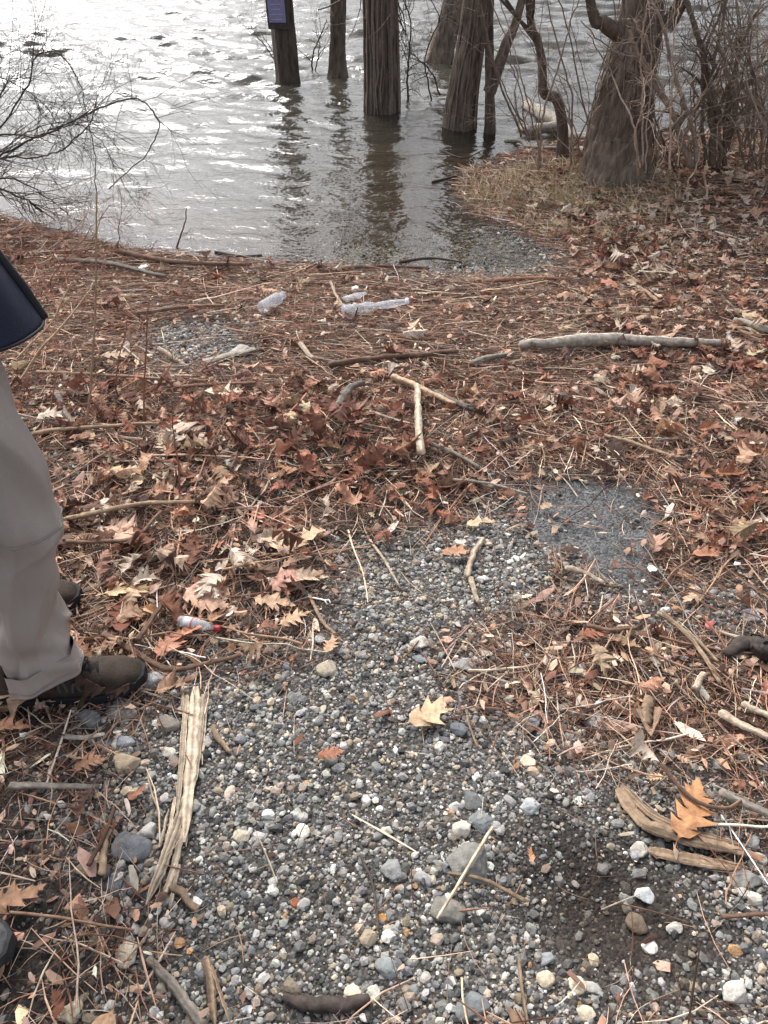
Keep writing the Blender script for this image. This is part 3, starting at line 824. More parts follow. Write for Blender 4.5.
tH, PH_, rH, bH = tree('crooked_tree', 'thin crooked dark tree bending left above the driftwood log', (562, 160), 11, (527, 0), 7, 5, BARK * 0.75, 1.25,
                  mids=[(562, 118, 0), (556, 98, 0), (543, 92, 0), (541, 66, 0), (536, 40, 0)], on_land=True, seed=7, sides=14, limbs=4)
tI, PI_, rI, bI = tree('large_tree', 'biggest tree on the bank, broad flared trunk leaning right behind the leaf litter', (615, 174), 66, (650, 0), 40, 8, BARK * 1.3, 1.12,
                  mids=[(621, 130, 0), (631, 75, 0)], on_land=True, seed=8, sides=64, limbs=6, ridge=0.22)
for (x0, y0, x1, y1, w, hg) in [(618, 32, 590, 0, 7, 1.2), (668, 25, 700, -40, 5, 1.0)]:
    a0 = on_y(x0, y0, bI[1] - 0.02) - bI; a1 = on_y(x1, y1, bI[1] - 0.1) - bI
    Pf = spline([a0, (a0 + a1) / 2 + np.array([0, 0, -0.03]), a1, a1 + (a1 - a0) * 1.5 + np.array([0, 0, hg * 0.6])], 20)
    mb = bark_tube(Pf, np.linspace(0.05, 0.015, 20), 12, 0.1, BARK * 0.8, 11)
    twigs(mb, Pf[14], Pf[15] - Pf[13], 1.0, 0.012, 3, BARK * 0.8, 4)
    mb.build('branch', M_BARK, tI)
for k in range(14):                                   # vines and fine shoots on the big trunk
    a = rng.uniform(math.pi * 1.0, math.pi * 2.0); P = []; z0 = rng.uniform(0, 0.6); 
    for z in np.linspace(z0, z0 + rng.uniform(0.4, 1.4), 16):
        i = int(np.argmin(abs(PI_[:, 2] - z))); a += rng.normal(0, 0.13)
        q = PI_[i] + np.array([math.cos(a), math.sin(a), 0]) * (rI[i] * rng.uniform(1.0, 1.12) + 0.006); q[2] = z; P.append(q)
    MB().tube(np.array(P), rng.uniform(0.0025, 0.006), 4, BARK * rng.uniform(0.8, 1.8)).build('vine', M_TWIG, tI)

def shrub(name, label, Y, stems, twig_n=6, twig_l=0.35, level=2, col=BARK * 0.8, base=None, cat='shrub', group=None, droop=0.1, wig=0.5):
    """stems: (list of pixels, width in px, colour factor); each stem is a part of its own with its twigs."""
    pr = on_y(stems[0][0][0][0], stems[0][0][0][1], Y)
    b = np.array([pr[0], Y, h1(pr[0], Y)]) if base is None else np.array(base)
    t = thing(name, label, cat, b, group=group)
    for (pts, w, cf) in stems:
        q = [on_y(p[0], p[1], Y + (p[2] if len(p) > 2 else 0)) - b for p in pts]
        w = w * (0.75 if name == 'bare_bush' else 1); P = spline(q, 8 + 6 * len(q)); P = P + np.cumsum(rng.normal(0, 0.004, P.shape), 0)
        r0 = w / 2 / FPX * depth_of(q[0] + b); r = np.linspace(r0, r0 * 0.45, len(P))
        c = col * cf; mb = MB().tube(P, r, 7 if r0 > 0.01 else 5, c, jitter=0.08)
        for _ in range(twig_n):
            i = rng.integers(2, len(P) - 1); T = P[i] - P[i - 1]; T = T / (np.linalg.norm(T) + 1e-9)
            Q = rng.normal(0, 1, 3); Q[1] *= 0.6
            twigs(mb, P[i], T * 0.9 + Q * 0.55, twig_l * rng.uniform(0.5, 1.3), max(r[i] * 0.5, 0.0016), level, c * rng.uniform(0.8, 1.3), 3, droop, wig)
        mb.build('stem', M_TWIG, t)
    return t
YL = on_plane(0, 214, ZW)[1]
shrub('bare_bush', 'bare bush of arching black twigs over the water at the left edge', YL - 0.15, [
    ([(-95, 225), (-40, 150), (0, 130), (40, 128), (80, 112), (118, 100), (142, 98), (157, 115), (158, 130), (146, 150), (112, 180)], 2.6, 0.6),
    ([(-80, 225), (-20, 150), (10, 110), (25, 85), (30, 65), (45, 53), (65, 55), (80, 75), (90, 105), (97, 150), (97, 195)], 2.4, 0.6),
    ([(-90, 228), (-30, 172), (0, 160), (30, 145), (60, 133), (90, 118)], 3.4, 0.5),
    ([(-90, 228), (-40, 175), (0, 165), (40, 170), (70, 160), (88, 138), (93, 112)], 2.8, 0.6),
    ([(-80, 230), (-30, 195), (0, 185), (25, 195), (42, 208)], 4, 0.5),
    ([(-70, 228), (-25, 150), (0, 95), (8, 70)], 3, 0.7),
    ([(-60, 228), (-20, 190), (5, 178), (30, 188), (60, 212)], 3, 0.6),
    ([(-60, 225), (0, 150), (60, 118), (100, 140), (110, 160), (125, 195)], 1.6, 0.7),
    ([(-80, 225), (-50, 120), (-20, 80), (15, 88), (45, 110), (60, 150)], 2, 0.7)], 24, 0.40, 2, BARK * 0.9)
YR = bI[1]
shrub('bare_shrub', 'tan slanting stems rising beside the right side of the big tree', YR - 0.35, [
    ([(697, 165), (688, 120), (676, 75), (664, 30), (648, -10)], 5, 2.2), ([(690, 168), (668, 110), (648, 75), (634, 45), (630, 20)], 6, 1.9),
    ([(694, 168), (684, 130), (660, 80), (648, 60)], 4, 2.0)], 5, 0.3, 2, BARK)
shrub('bare_shrub', 'dark upright stems in the thick of the thicket, right of the tan stems', YR - 0.2, [
    ([(712, 165), (712, 125), (708, 85), (702, 62), (690, 20), (680, -30)], 8, 0.75), ([(718, 168), (722, 120), (712, 88), (722, 40), (735, -10)], 5, 0.85),
    ([(705, 165), (700, 110), (702, 60), (720, 10), (728, -30)], 4, 0.7), ([(726, 165), (728, 105), (742, 60), (760, 20)], 5, 0.7)], 9, 0.42, 2, BARK * 1.5)
shrub('leaning_branch', 'pale bent limb reaching in from the right edge over the thicket', YR - 0.1, [
    ([(800, 62), (768, 76), (748, 84), (728, 98), (722, 125), (716, 150)], 8, 1.5), ([(790, 45), (768, 60), (735, 80), (712, 90)], 4, 1.4)], 6, 0.4, 2, BARK, cat='branch')
shrub('fallen_limb', 'brown limb lying low behind the stems at the right', YR + 0.25, [
    ([(800, 150), (750, 105), (712, 92), (690, 108), (672, 122), (640, 140)], 9, 1.2)], 7, 0.4, 2, BARK, cat='branch')
for k, (x0, lab, fac) in enumerate([(738, 'thin grey wand bushes standing at the far right of the thicket', 1.1), (760, 'tangled reddish brown stems at the right edge of the bank', 0.9),
                                 (668, 'fine dark twigs growing close at the foot of the big tree', 0.8), (590, 'small spray of bare twigs left of the big tree', 0.8),
                                 (528, 'wispy bare sapling in the water under the slanting fork', 0.7), (648, 'pale thin shoots in front of the big trunk', 1.7), (790, 'brushy clump of bare shoots just past the right edge', 0.9)]):
    st = []
    for _ in range((18, 24, 14, 8, 6, 7, 20)[k]):
        bx = x0 + rng.normal(0, 14); by = (150, 165, 170, 160, 140, 172, 180)[k] + rng.normal(0, 4); lean = rng.normal(0.1, 0.28); L = rng.uniform(90, 210)
        wgt = 0; st.append(([(bx, by), (bx + lean * L * 0.35 + rng.normal(0, 5), by - L * 0.35, rng.normal(0, .1)), (bx + lean * L * 0.75 + rng.normal(0, 9), by - L * 0.75, rng.normal(0, .15)), (bx + lean * L * 1.3, by - L, rng.normal(0, .25))], rng.uniform(1.0, 2.4), rng.uniform(0.6, 1.5)))
    shrub('bare_shrub', lab, YR + (0.0, -0.3, -0.1, 0.05, -0.1, -0.45, -0.6)[k], st, 4, 0.36, 2, BARK * fac * 1.9)
# bent pale stalks in front
shrub('dry_stalk', 'three pale splayed stalks propped in the leaves under the thicket', YR - 0.7, [
    ([(686, 203), (690, 180), (698, 162)], 2.4, 3.2), ([(708, 200), (703, 178), (697, 160)], 2.4, 3.4), ([(698, 160), (698, 135)], 1.8, 3.0)], 0, 0.1, 0, BARK, cat='stalk')
shrub('dry_stalk', 'pale leaning reed stems left of the big tree', YR - 0.15, [
    ([(538, 170), (540, 130), (552, 80), (566, 30), (580, -10)], 2.6, 2.0), ([(575, 165), (570, 110), (560, 70)], 2, 2.2), ([(540, 168), (537, 120), (530, 90)], 1.8, 1.8)], 3, 0.25, 1, BARK, cat='stalk')
shrub('bare_sapling', 'faint twiggy sapling in the water left of the sign post', on_plane(280, 62, ZW)[1], [([(278, 66), (268, 52), (258, 40), (250, 28)], 1.4, 0.9), ([(278, 66), (272, 48), (262, 30)], 1.2, 0.9)], 6, 0.35, 2, BARK, base=on_plane(279, 68, ZW), cat='sapling')
shrub('bare_sapling', 'thin forked sapling between the sign post and the slender trunk', on_plane(314, 72, ZW)[1], [([(313, 74), (314, 55), (322, 38), (328, 22)], 1.8, 0.9), ([(315, 72), (318, 48), (310, 30)], 1.4, 0.9)], 6, 0.4, 2, BARK, base=on_plane(314, 74, ZW), cat='sapling')
shrub('bare_sapling', 'hanging snarl of thin twigs between the vine trunk and the leaning trunks', on_plane(418, 100, ZW)[1], [([(410, 105), (408, 70), (414, 30), (404, -10)], 2.4, 0.8), ([(432, 100), (424, 60), (436, 20), (420, -10)], 1.8, 0.8), ([(440, 95), (428, 70), (404, 48)], 1.8, 0.7)], 12, 0.35, 3, BARK * 0.8, base=on_plane(420, 104, ZW), cat='sapling', droop=0.6, wig=0.9)

# reddish brambles on the left bank, each a plant with thin canes
for k, (bx, by, n, lab) in enumerate([(30, 300, 12, 'reddish tangle of thin bramble canes beside the navy jacket'), (95, 330, 9, 'low red bramble in front of the left shore debris'),
                                   (-25, 250, 14, 'dense brown bramble on the bank under the bare bush'), (60, 262, 11, 'fine red brown canes at the top of the left bank'), (120, 410, 7, 'sparse dry bramble twigs above the left leaf litter')]):
    b = U(bx, by); t = thing('bramble', lab, 'bramble', b)
    for _ in range(int(n * 1.6)):
        mb = MB(); a = rng.uniform(0, 6.28); o = np.array([rng.normal(0, 0.16), rng.normal(0, 0.10), 0]); o[2] = h1(b[0] + o[0], b[1] + o[1]) - b[2]
        twigs(mb, o, (math.cos(a), math.sin(a) * 0.7, rng.uniform(0.15, 0.9)), rng.uniform(0.25, 0.6), 0.0034, 2, np.array([0.25, 0.115, 0.075]) * rng.uniform(0.7, 1.5), 4, 0.9, 0.5)
        mb.build('cane', M_TWIG, t)
def cane(label, pts, w, col, name='dry_weed', cat='weed', Yb=None):
    """A thin standing stem: foot on the ground at the first pixel, leaning as its other pixels show."""
    b = U(*pts[0]); q = [on_y(p[0], p[1], b[1] + 0.03 * i) - b for i, p in enumerate(pts)]; q[0] = np.zeros(3)
    P = spline(q, 22); P = P + np.cumsum(rng.normal(0, 0.0012, P.shape), 0)
    r = w * 0.68 / FPX * depth_of(b); mb = MB().tube(P, np.linspace(r, r * 0.5, 22), 5, col, jitter=0.1)
    for _ in range(5):
        i = rng.integers(5, 21); twigs(mb, P[i], (rng.normal(), rng.normal() * 0.4, 0.4), rng.uniform(0.05, 0.14), 0.0011, 1, np.array(col) * 0.8, 2)
    o = mb.build(name, M_TWIG); o.location = tuple(b); return tag(o, label, cat)
STRAW = np.array([0.42, 0.30, 0.19])
cane('tall pale stem rising from the left litter past the jacket corner', [(85, 432), (92, 370), (96, 310), (97, 240), (98, 195)], 2.0, STRAW * 0.75)
cane('thin stem with red side twigs near the small gravel patch', [(143, 430), (146, 380), (148, 320), (150, 300)], 1.6, (0.24, 0.11, 0.07))
cane('pale cane leaning right next to the jacket hem', [(16, 388), (40, 350), (66, 325), (92, 290)], 2.2, STRAW)
cane('shorter pale cane leaning right just below the jacket corner', [(12, 364), (32, 340), (52, 318), (70, 280)], 2.0, STRAW * 0.9)
cane('slim leafless stem at the water edge left of centre', [(176, 250), (182, 235), (186, 222), (186, 208)], 1.4, (0.12, 0.06, 0.045))
cane('thin reddish stem standing in the oak leaves left of centre', [(180, 500), (178, 460), (174, 430), (172, 395)], 1.5, (0.22, 0.10, 0.065))

# ------------------------------------------------------------------ sign post in the lake
b = on_plane(288, 80, ZW); sp = thing('sign_post', 'square wooden post standing in the lake with a framed notice board', 'sign post', b)
tp_ = on_y(283, 28, b[1]) - b; ax = tp_ / tp_[2]
hw = 21 / 2 / FPX * depth_of(b); tw = R(20)
def sq(z, h):
    c = np.array([[1, 1], [1, -1], [-1, -1], [-1, 1]]) * h
    pts = []
    for i in range(4):
        e, f = c[i], c[(i + 1) % 4]
        pts += [e * 0.88 + f * 0.12, e * 0.5 + f * 0.5, e * 0.12 + f * 0.88]
    pts = np.array(pts); pts = pts @ np.array([[math.cos(tw), math.sin(tw)], [-math.sin(tw), math.cos(tw)]])
    return np.hstack([pts, np.zeros((len(pts), 1))]) + ax * z
MB().loft([sq(z, hw * (1.0 - 0.03 * z) * (1 + 0.02 * rng.normal())) for z in np.linspace(-0.5, 1.9, 22)], BARK * 0.62).build('post', M_BARK, sp, smooth=False)
bl = on_y(268.5, 29, b[1] - hw * 1.35) - b; br = on_y(289.5, 29, b[1] - hw * 1.35) - b
wd = np.linalg.norm(br - bl); hgt = 0.52; cen = (bl + br) / 2
M_ = np.array([[1, 0, ax[0]], [0, 1, ax[1]], [0, 0, 1]])
def brd(c, size, col, name, m, par): 
    mb = MB(); mb.box(np.zeros(3), size, col); mb.V[0] = mb.V[0] @ M_.T + cen + M_ @ np.array(c); return mb.build(name, m, par, smooth=False)
brd((0, 0, hgt / 2), (wd, 0.03, hgt), (0.05, 0.042, 0.038), 'sign_board', M_WOOD, sp)
pn = brd((-0.004, -0.018, hgt / 2 + 0.022), (wd * 0.80, 0.006, hgt - 0.07), (0.20, 0.18, 0.30), 'notice', M_PAINT, sp)
for k in range(9):
    w_ = wd * (0.52 + 0.10 * math.sin(k * 2.1)); brd((-0.01, -0.023, 0.085 + 0.042 * k), (w_, 0.003, 0.008), (0.33, 0.31, 0.43), 'text_line', M_PAINT, pn)

# ------------------------------------------------------------------ driftwood, sticks and splinters
GREYW = np.array([0.30, 0.255, 0.205]); PALE = np.array([0.47, 0.37, 0.265]); TAN = np.array([0.32, 0.22, 0.14]); BROWN = np.array([0.17, 0.10, 0.065]); DARK = np.array([0.055, 0.042, 0.035])
def stick(name, label, cat, pts, w, col, lift=0.006, flat=0.8, taper=(1, 0.7), n=None, prof=None, jit=0.16, mat=None, sides=8, wob=0.0, lifts=None):
    """Stick lying on the ground along the pixels, w pixels thick."""
    n = n or 6 + 5 * len(pts)
    pp = spline(np.array(pts, float), n); g = [U(a, c) for a, c in pp]; b = g[n // 2].copy()
    r0 = w / 2 / FPX * depth_of(b)
    r = r0 * (np.linspace(taper[0], taper[1], n) if prof is None else np.interp(np.linspace(0, 1, n), np.linspace(0, 1, len(prof)), prof))
    P = np.array(g) - b
    z = P[:, 2].copy()
    zs = np.interp(np.arange(n), [0, n - 1], [z[0], z[-1]])
    zq = zones(np.array([b[0]]), np.array([b[1]])); lift = lift + (0.016 * (1 - float(zq['g'][0])) if float(zq['s'][0]) > 0.05 else 0)
    P[:, 2] = np.maximum(zs, 0.35 * zs + 0.65 * z) + r * flat * 0.9 + lift
    if lifts is not None: P[:, 2] += np.linspace(lifts[0], lifts[1], n)
    P += rng.normal(0, wob * r0, P.shape); P[:, :2] += np.cumsum(rng.normal(0, 0.10 * r0, (n, 2)), 0)
    sides = sides + 4; mb = MB().tube(P, r, sides, np.array(col), flat, jit); mb.C[0][:n * sides] *= np.clip(np.tile(rng.uniform(0.55, 1.2, sides), n) * rng.uniform(0.8, 1.15, n * sides), 0.3, 1.4)[:, None]; o = mb.build(name, mat or M_WOOD, None); o.location = tuple(b)
    return tag(o, label, cat)
def plank(name, label, cat, strips, col, lift=0.008, mat=None, parts=True):
    """Splintered wood: several long slivers side by side; each (pixels, width px, brightness)."""
    b = U(*strips[0][0][len(strips[0][0]) // 2]); t = thing(name, label, cat, b)
    for k, (pts, w, f) in enumerate(strips):
        n = 26; pp = spline(np.array(pts, float), n); g = np.array([U(a, c) for a, c in pp]) - b; g[:, 2] = np.linspace(g[0, 2], g[-1, 2], n) * 0.7 + 0.3 * g[:, 2]; g[:, :2] += np.cumsum(rng.normal(0, 0.0004, (n, 2)), 0)
        r0 = w / 2 / FPX * depth_of(b); env = np.interp(np.linspace(0, 1, n), [0, .08, .8, 1], [.55, 1, 0.9, .15])
        g[:, 2] += lift + r0 * 0.5 + 0.003 * (k % 3)
        sd_ = 12; mb = MB().tube(g, r0 * env * (1 + 0.3 * (vnoise(np.arange(n) * 0.5, np.zeros(n) + k, 5) - 0.5)), sd_, np.array(col) * f, 0.42, 0.0); fz = 1 + 1.3 * (rng.random(sd_) - 0.5); q_ = mb.V[0][:n * sd_].reshape(n, sd_, 3); cz = q_.mean(1, keepdims=True); q_ = cz + (q_ - cz) * (fz * 0.5 + 0.5)[None, :, None] * (1 + 0.22 * (rng.random((n, sd_, 1)) - 0.5)); mb.V[0][:n * sd_] = q_.reshape(-1, 3); mb.C[0][:n * sd_] *= np.tile(rng.uniform(0.30, 1.25, sd_), n)[:, None]; mb.build('splinter', M_WOOD, t, smooth=False)
    return t
# --- far and middle
stick('driftwood_log', 'thick grey barkless driftwood log lying across the litter at right', 'log', [(520, 354), (560, 353), (600, 350), (650, 351), (716, 351)], 14, GREYW * 1.25, 0.014, 0.9, prof=[0.62, 0.75, 1.0, 0.95, 0.80, 0.70, 0.55], n=60, sides=14, jit=0.06)
stick('stick', 'pale broken stick at the right edge beyond the grey log', 'stick', [(732, 327), (750, 333), (775, 342)], 8, GREYW * 1.25, 0.01, prof=[0.7, 1, 0.9])
stick('stick', 'reddish brown stick at the edge of the wet shore', 'stick', [(484, 287), (520, 284), (566, 284)], 5, (0.24, 0.12, 0.075), 0.008)
stick('stick', 'brown stick along the top of the small left gravel patch', 'stick', [(138, 320), (180, 315), (226, 312)], 5, BROWN * 1.2, 0.01)
stick('stick', 'long dark stick lying across the drift line at the centre', 'stick', [(330, 372), (390, 365), (455, 358)], 7, BROWN * 0.8, 0.008, n=24)
stick('stick', 'short grey stick right of the long dark drift stick', 'stick', [(472, 371), (490, 365), (512, 361)], 7, GREYW * 0.7, 0.01)
stick('stick', 'white barkless stick lying straight toward the camera at the centre', 'stick', [(416, 402), (417, 430), (419, 470)], 8, PALE * 1.1, 0.05, taper=(0.8, 1.0), n=16)
stick('stick', 'tan stick meeting the top of the white barkless stick', 'stick', [(393, 385), (420, 399), (452, 414)], 8, TAN * 1.1, 0.012)
stick('stick', 'stubby dark grey stick behind the white barkless stick', 'stick', [(434, 402), (452, 410), (471, 416)], 8, GREYW * 0.6, 0.012)
stick('twig', 'thin pale twig left of the white barkless stick', 'twig', [(370, 420), (392, 427), (416, 433)], 3.5, PALE * 0.9, 0.018)
stick('twig', 'grey curved twig right of the foot of the white stick', 'twig', [(430, 452), (452, 460), (478, 474)], 5, GREYW * 0.8, 0.012)
stick('stick', 'thin tan stick slanting below the red brown leaves at right', 'stick', [(597, 442), (632, 452), (672, 466)], 5, TAN * 1.15, 0.012)
stick('twig', 'thin grey twig along the top edge of the asphalt', 'twig', [(452, 487), (490, 491), (526, 501)], 3.5, GREYW, 0.012)
stick('twig', 'pale curved twig standing on end in the gravel below the asphalt', 'twig', [(466, 582), (473, 562), (484, 544)], 7, PALE * 0.85, 0.012, taper=(0.9, 0.7))
stick('twig', 'short pale twig below the curved one', 'twig', [(470, 582), (474, 594), (479, 606)], 6, PALE * 0.75, 0.01)
stick('stick', 'pale stick, upper of the crossed pair on the gravel under the asphalt', 'stick', [(564, 574), (582, 580), (601, 589)], 6, PALE * 0.9, 0.016)
stick('stick', 'dark stick, lower of the crossed pair on the gravel under the asphalt', 'stick', [(555, 582), (585, 588), (620, 591)], 4, BROWN, 0.008)
stick('twig', 'thin pale twig bending down over the gravel at centre', 'twig', [(370, 545), (384, 565), (399, 590)], 3, PALE * 0.8, 0.018)
stick('stick', 'short pale stick on the small left gravel patch', 'stick', [(160, 354), (174, 362), (190, 372)], 5, PALE * 0.75, 0.012)
stick('stick', 'long slim twig under the pale canes at left', 'stick', [(40, 381), (100, 383), (170, 387)], 4, TAN * 0.9, 0.02)
stick('stick', 'brown twig above the left oak leaves', 'stick', [(172, 396), (215, 393), (256, 391)], 4.5, BROWN * 1.2, 0.02)
stick('stick', 'long tan twig crossing the leaves just right of the trousers', 'stick', [(64, 534), (100, 527), (145, 517), (204, 513)], 6, TAN, 0.03, n=22)
stick('stick', 'brown forked twig lying above the dark oak leaf near the boot', 'stick', [(70, 552), (110, 553), (140, 548), (165, 522)], 5, BROWN, 0.02)
stick('twig', 'short dark twig left of the red capped bottle', 'twig', [(142, 652), (155, 632), (178, 600)], 6, BROWN * 0.8, 0.022)
stick('stick', 'bent brown twig running from the boot toe to the pale splintered wood', 'stick', [(106, 640), (132, 655), (170, 674), (205, 669), (243, 660)], 7, BROWN * 0.9, 0.012, n=26)
stick('stick', 'grey weathered stick in the leaves below the pale canes', 'stick', [(60, 402), (68, 418), (76, 432)], 6, GREYW * 0.7, 0.014)
stick('stick', 'thin stick lying at left below the bramble', 'stick', [(36, 444), (90, 437), (160, 434)], 5, TAN * 0.8, 0.02)
stick('stick', 'thin stick lying across the litter near the right of the shore', 'stick', [(575, 322), (610, 320), (650, 321)], 3.5, TAN * 0.9, 0.012)
stick('stick', 'pale slanting stick above the grey log', 'stick', [(626, 287), (640, 297), (656, 310)], 5, TAN * 1.2, 0.014)
stick('stick', 'grey stick pushed up on the wet shore gravel edge', 'stick', [(330, 273), (380, 270), (430, 272)], 5, BROWN * 0.9, 0.012)
stick('stick', 'dark drift stick left along the water edge', 'stick', [(120, 258), (170, 268), (250, 271)], 6, BROWN * 0.9, 0.015)
stick('stick', 'grey drift branch on the left bank debris', 'stick', [(60, 268), (110, 272), (165, 284)], 6, GREYW * 0.6, 0.02)
stick('stick', 'dark stick among the red brown oak leaf pile', 'stick', [(338, 420), (352, 404), (366, 392)], 9, GREYW * 0.45, 0.03)
stick('twig', 'pale twig poking up behind the plastic bottle', 'twig', [(331, 288), (336, 300), (344, 312)], 3, PALE * 0.8, 0.012)
stick('stick', 'short pale stick left of the dark drift stick', 'stick', [(302, 352), (308, 360), (314, 366)], 6, PALE * 0.8, 0.014)
stick('twig', 'thin twig lying in the wood litter above the dark wood chunk', 'twig', [(655, 620), (685, 640), (712, 668)], 4, TAN * 1.1, 0.014)
stick('stick', 'tan stick in the litter band pointing at the dark wood chunk', 'stick', [(660, 622), (690, 648), (716, 690)], 6, TAN, 0.012)
stick('stick', 'brown stick across the litter band at right', 'stick', [(585, 634), (610, 638), (636, 636)], 5, BROWN, 0.014)
stick('stick', 'short pale chip standing in the litter band at right', 'stick', [(701, 682), (697, 692), (694, 698)], 7, PALE, 0.012, taper=(.8, 1))
# --- near
plank('splintered_wood', 'long pale splintered strip of wood lying on the gravel in front of the boot', 'wood strip', [
    ([(197, 691), (192, 770), (184, 845)], 13, 1.0), ([(204, 698), (199, 745), (192, 800)], 7, 0.9), ([(188, 700), (184, 755), (177, 822)], 6, 0.75), ([(189, 795), (171, 850), (148, 909)], 10, 0.95), ([(184, 832), (175, 868), (163, 906)], 6, 0.8),
    ([(200, 693), (196, 730), (195, 765)], 4, 0.5), ([(207, 705), (205, 735), (202, 768)], 3, 1.1), ([(176, 800), (168, 842), (153, 885)], 3, 1.15), ([(181, 868), (176, 890), (172, 914)], 3, 0.7), ([(192, 790), (188, 815), (187, 850)], 4, 1.1), ([(160, 850), (166, 832), (172, 812)], 3, 1.0), ([(184, 690), (183, 706), (185, 725)], 3, 0.9)], PALE * 1.12)
plank('rotten_branch', 'crumbling tan branch under the big orange oak leaf at right', 'branch', [
    ([(616, 793), (640, 825), (672, 838), (710, 848), (762, 862)], 11, 1.0), ([(620, 790), (648, 818), (690, 838), (740, 850)], 7, 0.75), ([(640, 832), (690, 848), (735, 857)], 7, 0.65)], TAN * 1.0, 0.012)
plank('wood_chip', 'short pale split piece lying just below the crumbling tan branch', 'wood piece', [([(648, 853), (690, 860), (746, 869)], 11, 1.0), ([(655, 858), (700, 867), (742, 872)], 6, 0.7)], TAN * 1.2, 0.006)
stick('stick', 'weathered grey stick above the big orange oak leaf', 'stick', [(716, 798), (742, 812), (780, 830)], 10, GREYW * 0.9, 0.012, n=16)
stick('root', 'thin dark root curving over the orange oak leaf', 'root', [(657, 774), (674, 796), (694, 812), (718, 817), (734, 810)], 5, BROWN * 0.9, 0.03, n=30)
stick('stick', 'bleached white stick, lower of two at the right edge', 'stick', [(715, 722), (740, 734), (785, 752)], 9, PALE * 1.2, 0.014, n=16)
stick('stick', 'bleached white stick, upper of two at the right edge', 'stick', [(738, 713), (755, 721), (780, 732)], 8, PALE * 1.05, 0.014)
stick('wood_chunk', 'black rotten chunk of wood at the right edge of the litter', 'wood chunk', [(722, 660), (745, 655), (765, 662), (800, 664)], 24, DARK, 0.004, 0.7, prof=[0.4, 0.7, 1.1, 1.0, 0.8], n=22, jit=0.25, sides=12)
stick('bark_piece', 'dark wet piece of bark at the bottom edge left of centre', 'bark', [(284, 998), (312, 1004), (342, 1005), (368, 1001)], 15, DARK * 1.1, 0.004, 0.6, prof=[0.5, 0.9, 1, 0.9, 0.6], n=18, jit=0.18)
stick('twig', 'straight pale straw lying over the big grey stone', 'twig', [(491, 836), (465, 880), (437, 926)], 3.6, PALE * 1.1, 0.034, taper=(1, 0.8))
stick('twig', 'thin brown twig crossing under the pale straw', 'twig', [(447, 881), (480, 888), (522, 911)], 4.5, TAN * 0.9, 0.03, taper=(.7, 1))
stick('stick', 'grey barked stick pointing down at the bottom left gravel', 'stick', [(150, 960), (175, 988), (205, 1030)], 10, GREYW * 0.75, 0.008, taper=(0.8, 1.1), n=18)
plank('splintered_wood', 'upright sliver of brown wood at the bottom edge left of centre', 'wood sliver', [([(207, 960), (211, 990), (216, 1030)], 8, 0.9), ([(213, 968), (222, 1000), (232, 1030)], 3, 1.2)], TAN)
stick('lath', 'flat grey brown lath lying on the dark soil at left', 'lath', [(13, 791), (50, 790), (98, 792)], 8, GREYW * 0.65, 0.008, 0.5)
stick('stick', 'flat pale chip of wood between the boot and the flat lath', 'stick', [(58, 741), (80, 743), (107, 741)], 6, GREYW * 1.1, 0.012, 0.5)
stick('twig', 'long thin brown twig on the gravel above the bottom left', 'twig', [(14, 918), (60, 922), (100, 928), (136, 934)], 3.5, BROWN * 1.5, 0.01, n=24)
stick('twig', 'fine dark twig slanting across the bottom left gravel', 'twig', [(70, 992), (95, 978), (118, 962)], 3, DARK * 1.4, 0.01)
stick('splinter', 'short brown splinter right of the pale wood strip', 'splinter', [(174, 888), (185, 900), (198, 914)], 9, TAN * 0.6, 0.008, 0.6)
stick('splinter', 'brown splinter between the square grey stone and the pale strip', 'splinter', [(104, 880), (108, 850), (112, 838)], 8, TAN * 0.9, 0.012, 0.6)
stick('twig', 'crooked dark twig left of the square grey stone', 'twig', [(92, 872), (104, 850), (118, 815)], 5, BROWN * 0.7, 0.018)
stick('splinter', 'thin pale splinter on the gravel right of the pale strip', 'splinter', [(214, 730), (222, 745), (231, 757)], 6, TAN * 0.85, 0.01, 0.6)
stick('twig', 'thin twig at the bottom edge right of centre', 'twig', [(518, 962), (522, 995), (528, 1030)], 4, TAN * 0.8, 0.012)
stick('twig', 'dark thin stem on the gravel at the middle bottom', 'twig', [(361, 858), (373, 890), (380, 935)], 3, DARK * 1.5, 0.012)
stick('twig', 'brown twig lying on the gravel at the lower right edge', 'twig', [(720, 920), (745, 918), (790, 912)], 5, BROWN, 0.012)
stick('stick', 'tan splintered stub of wood at the left of the litter band', 'wood piece', [(647, 705), (645, 720), (643, 735)], 12, TAN * 0.7, 0.006, 0.6)
stick('twig', 'brown twig beside the pale oak leaf on the gravel', 'twig', [(466, 715), (471, 735), (478, 752)], 3, TAN * 0.7, 0.014)
stick('twig', 'thin tan twig lying left of the pale oak leaf', 'twig', [(310, 602), (322, 626), (336, 640)], 4, TAN, 0.012)
stick('driftwood_log', 'pale sawn driftwood log lying on the shore left of the big tree', 'log', [(524, 116), (540, 128), (562, 140)], 15, GREYW * 0.85, 0.05, 0.9, prof=[0.8, 1, 1, 0.9], n=22, sides=14, jit=0.08)
stick('driftwood_log', 'grey log half in the water in front of the sawn log', 'log', [(512, 136), (545, 141), (588, 143)], 11, GREYW * 0.9, 0.0, 0.9, prof=[0.7, 1, 1, 0.8], n=22, sides=14, jit=0.1)
stick('stick', 'dead stick floating at the shore behind the crooked tree', 'stick', [(505, 148), (540, 152), (575, 156)], 5, GREYW * 0.7, 0.02)
for lab, pts, w, f in [('pale flat strip of wood at the right of the small gravel patch', [(206, 366), (228, 358), (252, 352)], 11, 1.2)]:
    stick('driftwood', lab, 'driftwood', pts, w, GREYW * f, 0.006, 0.35, n=14, jit=0.15)

